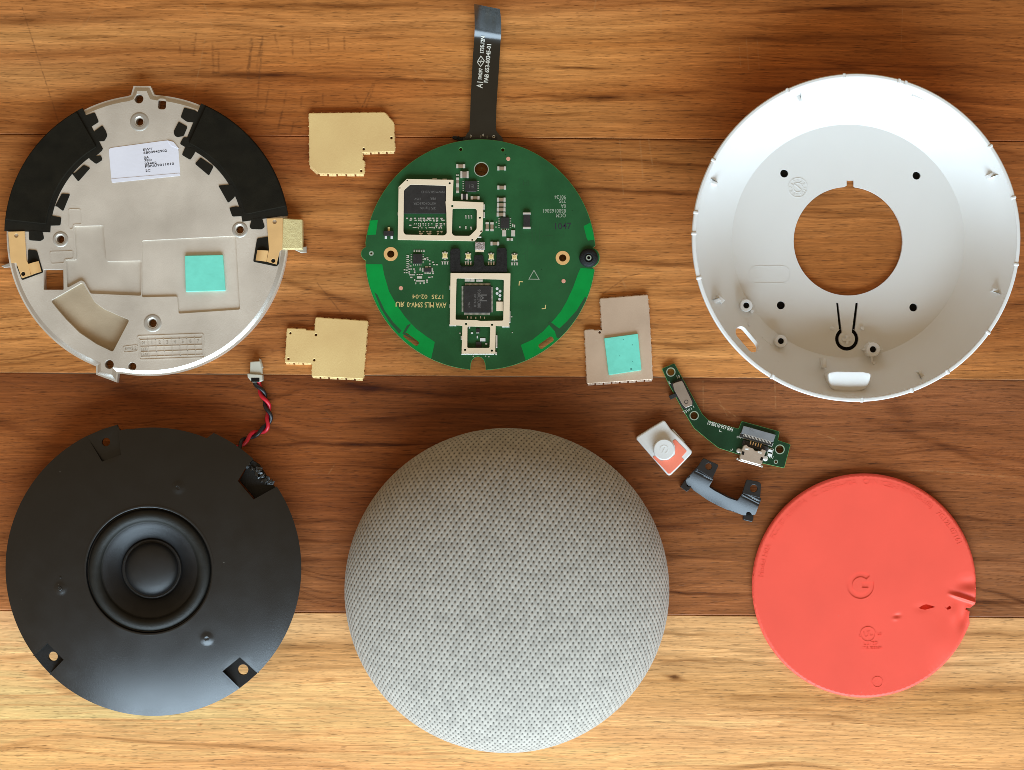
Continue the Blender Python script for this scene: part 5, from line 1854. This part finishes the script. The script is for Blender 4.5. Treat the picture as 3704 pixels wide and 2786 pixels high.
rp = [y1(1375, 868), y1(1540, 922)]
dents = [(y1(1045, 1012), 1.0, .5, -.25, -.35), (y1(1030, 1030), .8, .5, -.25, .22), (y1(1455, 1030), 1.1, 3.0, .2, -.55), (y1(1400, 1000), 1.2, 2.6, .1, .3), (y1(1495, 1010), 1.0, 3.0, 0, .5), (y1(1340, 1180), 5, 6, 0, .35), (y1(1480, 815), 4, 1.8, -.25, -.55), (y1(1200, 962), 2.2, 1.2, 0, -.15)]


def red_z(x, y):
    r = math.hypot(x - rx, y - ry) / RR
    z = ZT
    d = (1 - r) * RR
    if d < .8:
        z -= .8 * (1 - math.sqrt(max(0, 1 - (1 - max(d, 0) / .8) ** 2)))
    for (c, a, b, an, h) in dents:
        ex_, ey_ = x - c[0], y - c[1]
        u_ = ex_ * math.cos(an) - ey_ * math.sin(an)
        v_ = ex_ * math.sin(an) + ey_ * math.cos(an)
        q = (u_ / a) ** 2 + (v_ / b) ** 2
        if q < 9:
            z += h * math.exp(-q)
    # folded ridge along the tear
    (ax, ay), (bx_, by_) = rp
    ux, uy = bx_ - ax, by_ - ay
    L2 = ux * ux + uy * uy
    k = ((x - ax) * ux + (y - ay) * uy) / L2
    if -.25 < k < 1.2:
        s_ = ((x - ax) * -uy + (y - ay) * ux) / math.sqrt(L2)
        w_ = min(1, max(0, (k + .1) / .5))
        z += w_ * (1.0 * math.exp(-((s_ + .25) / .55) ** 2) + .35 * math.exp(-((s_ - 2.6) / 1.6) ** 2) - .25 * math.exp(-((s_ - 1.0) / .55) ** 2))
    return max(z, .5)


ro_l = []
for i in range(200):
    a = math.radians(i * 1.8)
    ro_l.append((rx + RR * math.cos(a), ry + RR * math.sin(a)))
tear = [y1(1543, 895), y1(1534, 940), y1(1503, 962), y1(1478, 960), y1(1474, 972), y1(1500, 984), y1(1496, 1010), y1(1503, 1062)]
keep = [p for p in ro_l if not -20.0 < math.degrees(math.atan2(p[1] - ry, p[0] - rx)) < -5.5]
ks = sorted(keep, key=lambda p: (math.atan2(p[1] - ry, p[0] - rx) + math.radians(5.6)) % (2 * PI))
ro_l = ks + tear[::-1]
gc = y1(811, 820)
g0, g1 = D(Y1, 84), D(Y1, 52)
gl = [y1(820, 797), y1(893, 797)] + arc(*gc, g0, 3, -318, 48)
gl += arc(*gc, g1, 42, 42 - 360 + 55, 40)
gl += [y1(852, 834), y1(820, 834)]
gl = [y1(820, 797), y1(894, 797)] + arc(*gc, g0, 8, -314, 52) + arc(*gc, g1, 46, 342, 44) + [y1(853, 834), y1(820, 834)]
slit = PT(Y1, [(1180, 962), (1200, 948), (1225, 938), (1250, 945), (1286, 956), (1250, 966), (1220, 974), (1195, 970)], ZT)
slit2 = PT(Y1, [(1345, 955), (1357, 962), (1375, 948), (1384, 956), (1380, 968), (1362, 974)], ZT)
ex = []
for k, r in enumerate(list(np.linspace(2, RR - 1.0, 16)) + [RR - .75, RR - .55, RR - .38, RR - .23]):
    n = 40 + int(100 * r / RR)
    ex += [(rx + r * math.cos(2 * PI * (i + .5 * (k % 2)) / n), ry + r * math.sin(2 * PI * (i + .5 * (k % 2)) / n)) for i in range(n)]
gx, gy = np.meshgrid(np.arange(980, 1545, 7), np.arange(760, 1240, 7))
(rax, ray), (rbx, rby) = rp
rl = math.hypot(rbx - rax, rby - ray)
rux, ruy = (rbx - rax) / rl, (rby - ray) / rl
for a, b in zip(gx.ravel(), gy.ravel()):
    q = y1(a, b)
    k, s_ = (q[0] - rax) * rux + (q[1] - ray) * ruy, -(q[0] - rax) * ruy + (q[1] - ray) * rux
    if math.hypot(q[0] - rx, q[1] - ry) < RR - 1.2 and not (-1.5 < s_ < 1.5 and k > -1.5):
        ex.append(q)
for k in np.arange(-1.4, rl - .1, .4):
    for s_ in np.arange(-1.4, 1.45, .14):
        ex.append((rax + rux * k - ruy * s_, ray + ruy * k + rux * s_))
cover_o = T.add("rubber_sheet", shell([ro_l, gl, slit, slit2], red_z, 1.45, ex), M_red, sharp=50)
T.add("pressed_logo", slab([inset(ccw(gl), -.05)], .5, ZT - .20, 0), M_red)
T.add("slit_floor", join(slab([inset(ccw(slit), -.3)], .3, .7, 0), slab([inset(ccw(slit2), -.3)], .3, .8, 0)), M_red)
ring_c = y1(917, 1432)
T.add("moulded_ring", stroke(circ(*ring_c, D(Y1, 33), 36), .22, ZT - .03, ZT + .09, True), M_red, sharp=40)
its = []
uc = y1(857, 1130)
T.add("approval_mark", join(stroke(circ(*uc, D(Y1, 46), 32), .28, ZT - .03, ZT + .12, True), place(text_mesh("UL", 2.4, .1, bold=.03), uc[0], uc[1], ZT, .2), place(text_mesh("c", 1.5, .1), *y1(806, 1138), ZT), place(text_mesh("us", 1.5, .1), *y1(930, 1126), ZT), place(text_mesh("LISTED", 1.45, .1), *y1(875, 1188), ZT, .03), place(text_mesh("I.T.E. E352691", 1.1, .1), *y1(885, 1217), ZT, .03)), M_red, sharp=0)
# moulded writing round the edge
R_t = D(Y1, 655)
m0 = text_mesh("Model H0A   FCC ID A4RH0A   IC 10395A-H0A   CAN ICES-3 B/NMB-3(B)   7G12L 07161", 2.3, .07, 'LEFT', 0.0)
wd = max(v[0] for v in m0[0])
A0, A1 = math.radians(175.5), math.radians(24)
Vt = []
for (x, y, z) in m0[0]:
    a = A0 + (A1 - A0) * (x / wd)
    Vt.append((rx + (R_t + y) * math.cos(a), ry + (R_t + y) * math.sin(a), ZT + z))
T.add("lettering", (Vt, m0[1]), M_red, sharp=0)

# ------------------------------------------------------------------ 8 the small angled board with the charging port
ZU0, ZU = 0.5, 1.4


def e8(x, y, z=ZU):
    return Z8(x, y, z)


uc = e8(900, 650)
T = Thing("port_board", "small bent green circuit board with a micro USB port and a slide switch", "circuit board", uc)
ol = [(342, 200), (450, 152), (520, 280), (640, 500), (690, 590), (740, 640), (820, 668), (1003, 716), (1028, 650), (1355, 740), (1340, 815), (1450, 850), (1395, 1055), (1200, 1012), (1000, 936), (830, 882), (740, 812), (620, 712), (575, 640), (510, 530), (400, 330)]
P = rnd(ccw(PT(Z8, ol, ZU)), .35, 2)
e8h = lambda x, y, r: circ(*e8(x, y), D(Z8, r), 20)
um = slab([P, e8h(420, 228, 31), e8h(620, 603, 32), e8h(1357, 893, 34), e8h(1323, 1000, 12)], ZU0, ZU, .09)
nz = [abs(np.cross(np.subtract(um[0][f[1]], um[0][f[0]]), np.subtract(um[0][f[2]], um[0][f[0]]))[2]) / (np.linalg.norm(np.cross(np.subtract(um[0][f[1]], um[0][f[0]]), np.subtract(um[0][f[2]], um[0][f[0]]))) + 1e-12) for f in um[1]]
T.add("board", um, [M_usbpcb, M_pcbe], mi=[0 if k > .95 else 1 for k in nz], sharp=30)
for x, y, a, b in ((420, 228, 40, 31), (620, 603, 40, 32), (1357, 893, 42, 34), (1323, 1000, 18, 12)):
    T.add("hole_ring", lathe([(D(Z8, a), ZU - .01), (D(Z8, a) * .98, ZU + .03), (D(Z8, b) * 1.02, ZU + .03), (D(Z8, b), ZU - .4)], *e8(x, y), 24), M_silkg, sharp=40)
sw = T.add("slide_switch", slab([rnd(ccw(PT(Z8, [(420, 330), (445, 312), (520, 283), (535, 320), (615, 480), (600, 520), (545, 548), (520, 535)], ZU + 1)), .15)], ZU, ZU + .8, .1), M_chip)
T.add("switch_cover", slab([rnd(ccw(PT(Z8, [(436, 330), (460, 318), (515, 302), (528, 325), (604, 485), (604, 515), (548, 537), (520, 510), (450, 385)], ZU + 1.2)), .2)], ZU + .75, ZU + 1.25, .14), M_greysteel, parent=sw)
T.add("switch_knob", slab([rnd(ccw(PT(Z8, [(402, 432), (456, 410), (472, 440), (418, 466)], ZU)), .12)], .35, ZU + .5, .1), M_chip, parent=sw)
T.add("moulded_ring", stroke(circ(*e8(552, 485, ZU + 1.25), .55, 14), .16, ZU + 1.24, ZU + 1.28, True), M_chip, parent=sw)
fp = T.add("ribbon_socket", slab([rnd(ccw(PT(Z8, [(1045, 690), (1322, 768), (1300, 832), (1024, 756)], ZU + .8)), .12)], ZU, ZU + .85, .1), M_grey)
T.add("socket_latch", slab([rnd(ccw(PT(Z8, [(1020, 758), (1298, 836), (1288, 866), (1013, 786)], ZU + .8)), .08)], ZU, ZU + .75, .08), M_chip, parent=fp)
its = []
for k in range(20):
    t_ = (k + .5) / 20
    x, y = 1042 + 242 * t_, 762 + 68 * t_
    its.append(box(*e8(x, y + 6, ZU + .8), .2, .85, ZU + .3, ZU + .88, -.27))
T.add("socket_pin", join(*its), M_solder, parent=fp, sharp=0, kind="stuff")
T.add("lettering", place(text_mesh("VL", 1.5, .01), *e8(1112, 722, ZU + .86), ZU + .862, -.27), M_chipprint, parent=fp, sharp=0)
T.add("black_overmould", slab([rnd(ccw(PT(Z8, [(1042, 812), (1262, 872), (1245, 915), (1030, 855)], ZU + .8)), .1)], ZU, ZU + .8, .1), M_chip)
zt = ZU + 2.3
us = T.add("usb_port", slab([rnd(ccw(PT(Z8, [(1068, 852), (1088, 872), (1128, 885), (1142, 905), (1190, 908), (1205, 890), (1240, 905), (1222, 955), (1205, 1015), (1190, 1032), (1020, 985), (1012, 962), (1028, 900), (1045, 862)], zt)), .15)], ZU - .3, zt, .25), M_steel)
T.add("port_lip", slab([rnd(ccw(PT(Z8, [(1003, 982), (1012, 975), (1202, 1028), (1200, 1046), (1002, 992)], zt)), .1)], .4, zt - .4, .15), M_steel, parent=us)
for x, y in ((1040, 925), (1200, 975)):
    T.add("port_slot", slab([rrect(*e8(x, y, zt), D(Z8, 22), D(Z8, 30), .08, -.27)], zt - .2, zt + .012, 0), M_dark, parent=us)
for x, y, r in ((1004, 905, 22), (1232, 972, 24), (992, 975, 10), (1202, 1040, 10)):
    T.add("solder_tab", lathe([(D(Z8, r), ZU), (D(Z8, r) * .9, ZU + .45), (D(Z8, r) * .5, ZU + .65), (0, ZU + .55)], *e8(x, y), 16), M_solder, parent=us, sharp=50)
for x, y in ((1075, 888), (1185, 918)):
    T.add("port_spring", slab([rrect(*e8(x, y, zt), D(Z8, 34), D(Z8, 16), .08, -.27)], zt - .1, zt + .1, .04), M_solder, parent=us)
its = []
for k in range(5):
    its.append(box(*e8(1105 + 22 * k, 838 + 6 * k, ZU + .8), .25, 1.0, ZU + .5, ZU + .86, -.27))
T.add("contact_pin", join(*its), M_gold, parent=us, sharp=0, kind="stuff")
for x, y, w in ((1274, 905, 36), (1270, 940, 34)):
    T.add("capacitor", box(*e8(x, y), D(Z8, w), D(Z8, 22), ZU, ZU + .5, -.27, .08), M_white)
its = [stroke(PT(Z8, [(1258, 880), (1302, 892), (1285, 960), (1245, 948)], ZU), .12, ZU - .02, ZU + .02, True)]
m0 = text_mesh("FAB 654-01308-01", 1.75, .012, 'LEFT', .01)
p0, p1 = e8(955, 722), e8(738, 660)
k = math.hypot(p1[0] - p0[0], p1[1] - p0[1]) / max(v[0] for v in m0[0])
its.append(place(([(v[0] * k, v[1], v[2]) for v in m0[0]], m0[1]), *p0, ZU + .006, math.atan2(p1[1] - p0[1], p1[0] - p0[0])))
its += [place(text_mesh("J1", 1.3, .01), *e8(1000, 785), ZU + .006, PI / 2), place(text_mesh("D1", 1.2, .01), *e8(1285, 962), ZU + .006, -.27), place(text_mesh("1", 1.2, .01), *e8(615, 528), ZU + .006, .5), place(text_mesh("TSW1", 1.2, .01), *e8(565, 560), ZU + .006, .45), place(text_mesh("2", 1.2, .01), *e8(408, 322), ZU + .006, .5), place(text_mesh("1S", 1.3, .01), *e8(482, 270), ZU + .006, .3)]
for pts in ([(842, 722), (838, 738), (858, 744)], [(930, 898), (946, 902), (950, 888)]):
    its.append(stroke(PT(Z8, pts, ZU), .14, ZU - .02, ZU + .02))
its += [stroke(PT(Z8, [(1018, 755), (1010, 788), (1288, 868), (1300, 838)], ZU), .14, ZU - .02, ZU + .016)]
T.add("lettering", join(*its), M_silk, sharp=0)

# ------------------------------------------------------------------ 9 the reset button block
ZK = 3.2
kb = PT(Z8, [(356, 645), (372, 652), (420, 722), (540, 838), (602, 908), (598, 932), (500, 1035), (418, 1117), (396, 1118), (125, 806), (128, 786), (240, 715)], ZK)
T = Thing("reset_button", "white plastic button block with a coral patch and round knob", "button", Z8(365, 890, ZK))
o = T.add("button_body", slab([rnd(ccw(kb), .5, 3)], 0, ZK, .35), M_white)
org = PT(Z8, [(432, 822), (458, 806), (500, 850), (558, 908), (512, 960), (535, 985), (470, 1050), (412, 1102), (398, 1102), (330, 1030), (262, 960), (285, 945), (330, 990), (400, 985), (455, 940), (458, 870)], ZK)
T.add("coral_patch", slab([rnd(ccw(org), .3)], ZK - .2, ZK + .12, .08), M_orange)
T.add("side_tab", slab([rnd(ccw(PT(Z8, [(425, 722), (442, 722), (538, 828), (530, 840)], 1.5)), .1)], .3, 1.8, .2), M_white)
kn = Z8(362, 894, 5.4)
kr = D(Z8, 92, 5.4)
knob = T.add("knob", lathe([(kr, ZK - .3), (kr, 5.0), (kr * .96, 5.3), (kr * .9, 5.4), (0, 5.4)], *kn, 48), M_white, sharp=40)
pw = arc(kn[0], kn[1], kr * .36, -40, 230, 20)
pw = rot2(pw, -.5, *kn)
T.add("power_symbol", join(stroke(pw, .26, 5.38, 5.47), stroke(rot2([(kn[0] + .0, kn[1] + kr * .15), (kn[0], kn[1] - kr * .4)], -.5, *kn), .26, 5.38, 5.47)), M_white, parent=knob, sharp=0)

# ------------------------------------------------------------------ 10 the black bracket
T = Thing("bracket", "small black plastic U-shaped bracket with two screw tabs", "bracket", Z8(850, 1240, 2))
zt = 4.8
for pts, h in (([(688, 985), (702, 968), (826, 1024), (828, 1036), (776, 1146), (640, 1062)], (745, 1040, 28)), ([(1072, 1152), (1180, 1172), (1196, 1192), (1188, 1312), (1034, 1272)], (1133, 1230, 32))):
    T.add("screw_tab", slab([rnd(ccw(PT(Z8, pts, zt)), .35, 2), circ(*Z8(h[0], h[1], zt), D(Z8, h[2]), 20)], zt - 1.3, zt, .12), M_bracket)
st_ = [(640, 1052), (782, 1140), (745, 1215), (800, 1252), (900, 1305), (988, 1336), (1030, 1266), (1192, 1310), (1182, 1340), (1145, 1455), (1045, 1462), (900, 1412), (820, 1375), (740, 1332), (680, 1290), (620, 1250), (560, 1195), (545, 1155)]
# the curved web leans down towards the lower edge
def web_z(x, y):
    px_, py_ = (x * H / (H - 2.5)) * K + 1852, 1393 - (y * H / (H - 2.5)) * K
    zx, zy = (px_ - 2250) * 2.377, (py_ - 1250) * 2.377
    # distance below the line joining the two tabs, along the web's fall
    d = ((zx - 640) * -0.46 + (zy - 1052) * 0.89) / 100
    lo = 0.6
    z = zt - 0.15 - 0.75 * max(0, d) - 0.52 * max(0, d) ** 2 + 0.25 * math.sin(zx / 70) * max(0, d) * .35
    for g in (0.12, 0.34):
        z -= 0.30 * math.exp(-((d - g) / .05) ** 2)
    return max(lo, z)
gx, gy = np.meshgrid(np.arange(530, 1200, 9), np.arange(1045, 1470, 9))
ex = [Z8(a, b, 2.5) for a, b in zip(gx.ravel(), gy.ravel())]
T.add("web", shell([rnd(ccw(PT(Z8, st_, 2.5)), .3, 2)], web_z, 1.0, ex), M_bracket, sharp=45)
T.add("end_lug", slab([rnd(ccw(PT(Z8, [(500, 1216), (545, 1155), (602, 1196), (578, 1242), (555, 1258)], 2)), .2), circ(*Z8(570, 1198, 2), D(Z8, 14), 14)], .0, 2.2, .15), M_bracket)
T.add("end_lug", slab([rnd(ccw(PT(Z8, [(1058, 1440), (1132, 1448), (1132, 1495), (1120, 1520), (1042, 1502), (1045, 1470)], 2)), .2)], .0, 1.6, .25), M_bracket)
T.add("pin", lathe([(D(Z8, 26), 1.4), (D(Z8, 24), 2.6), (D(Z8, 12), 2.9), (0, 2.9)], *Z8(1092, 1448, 2.5), 14), M_dark)
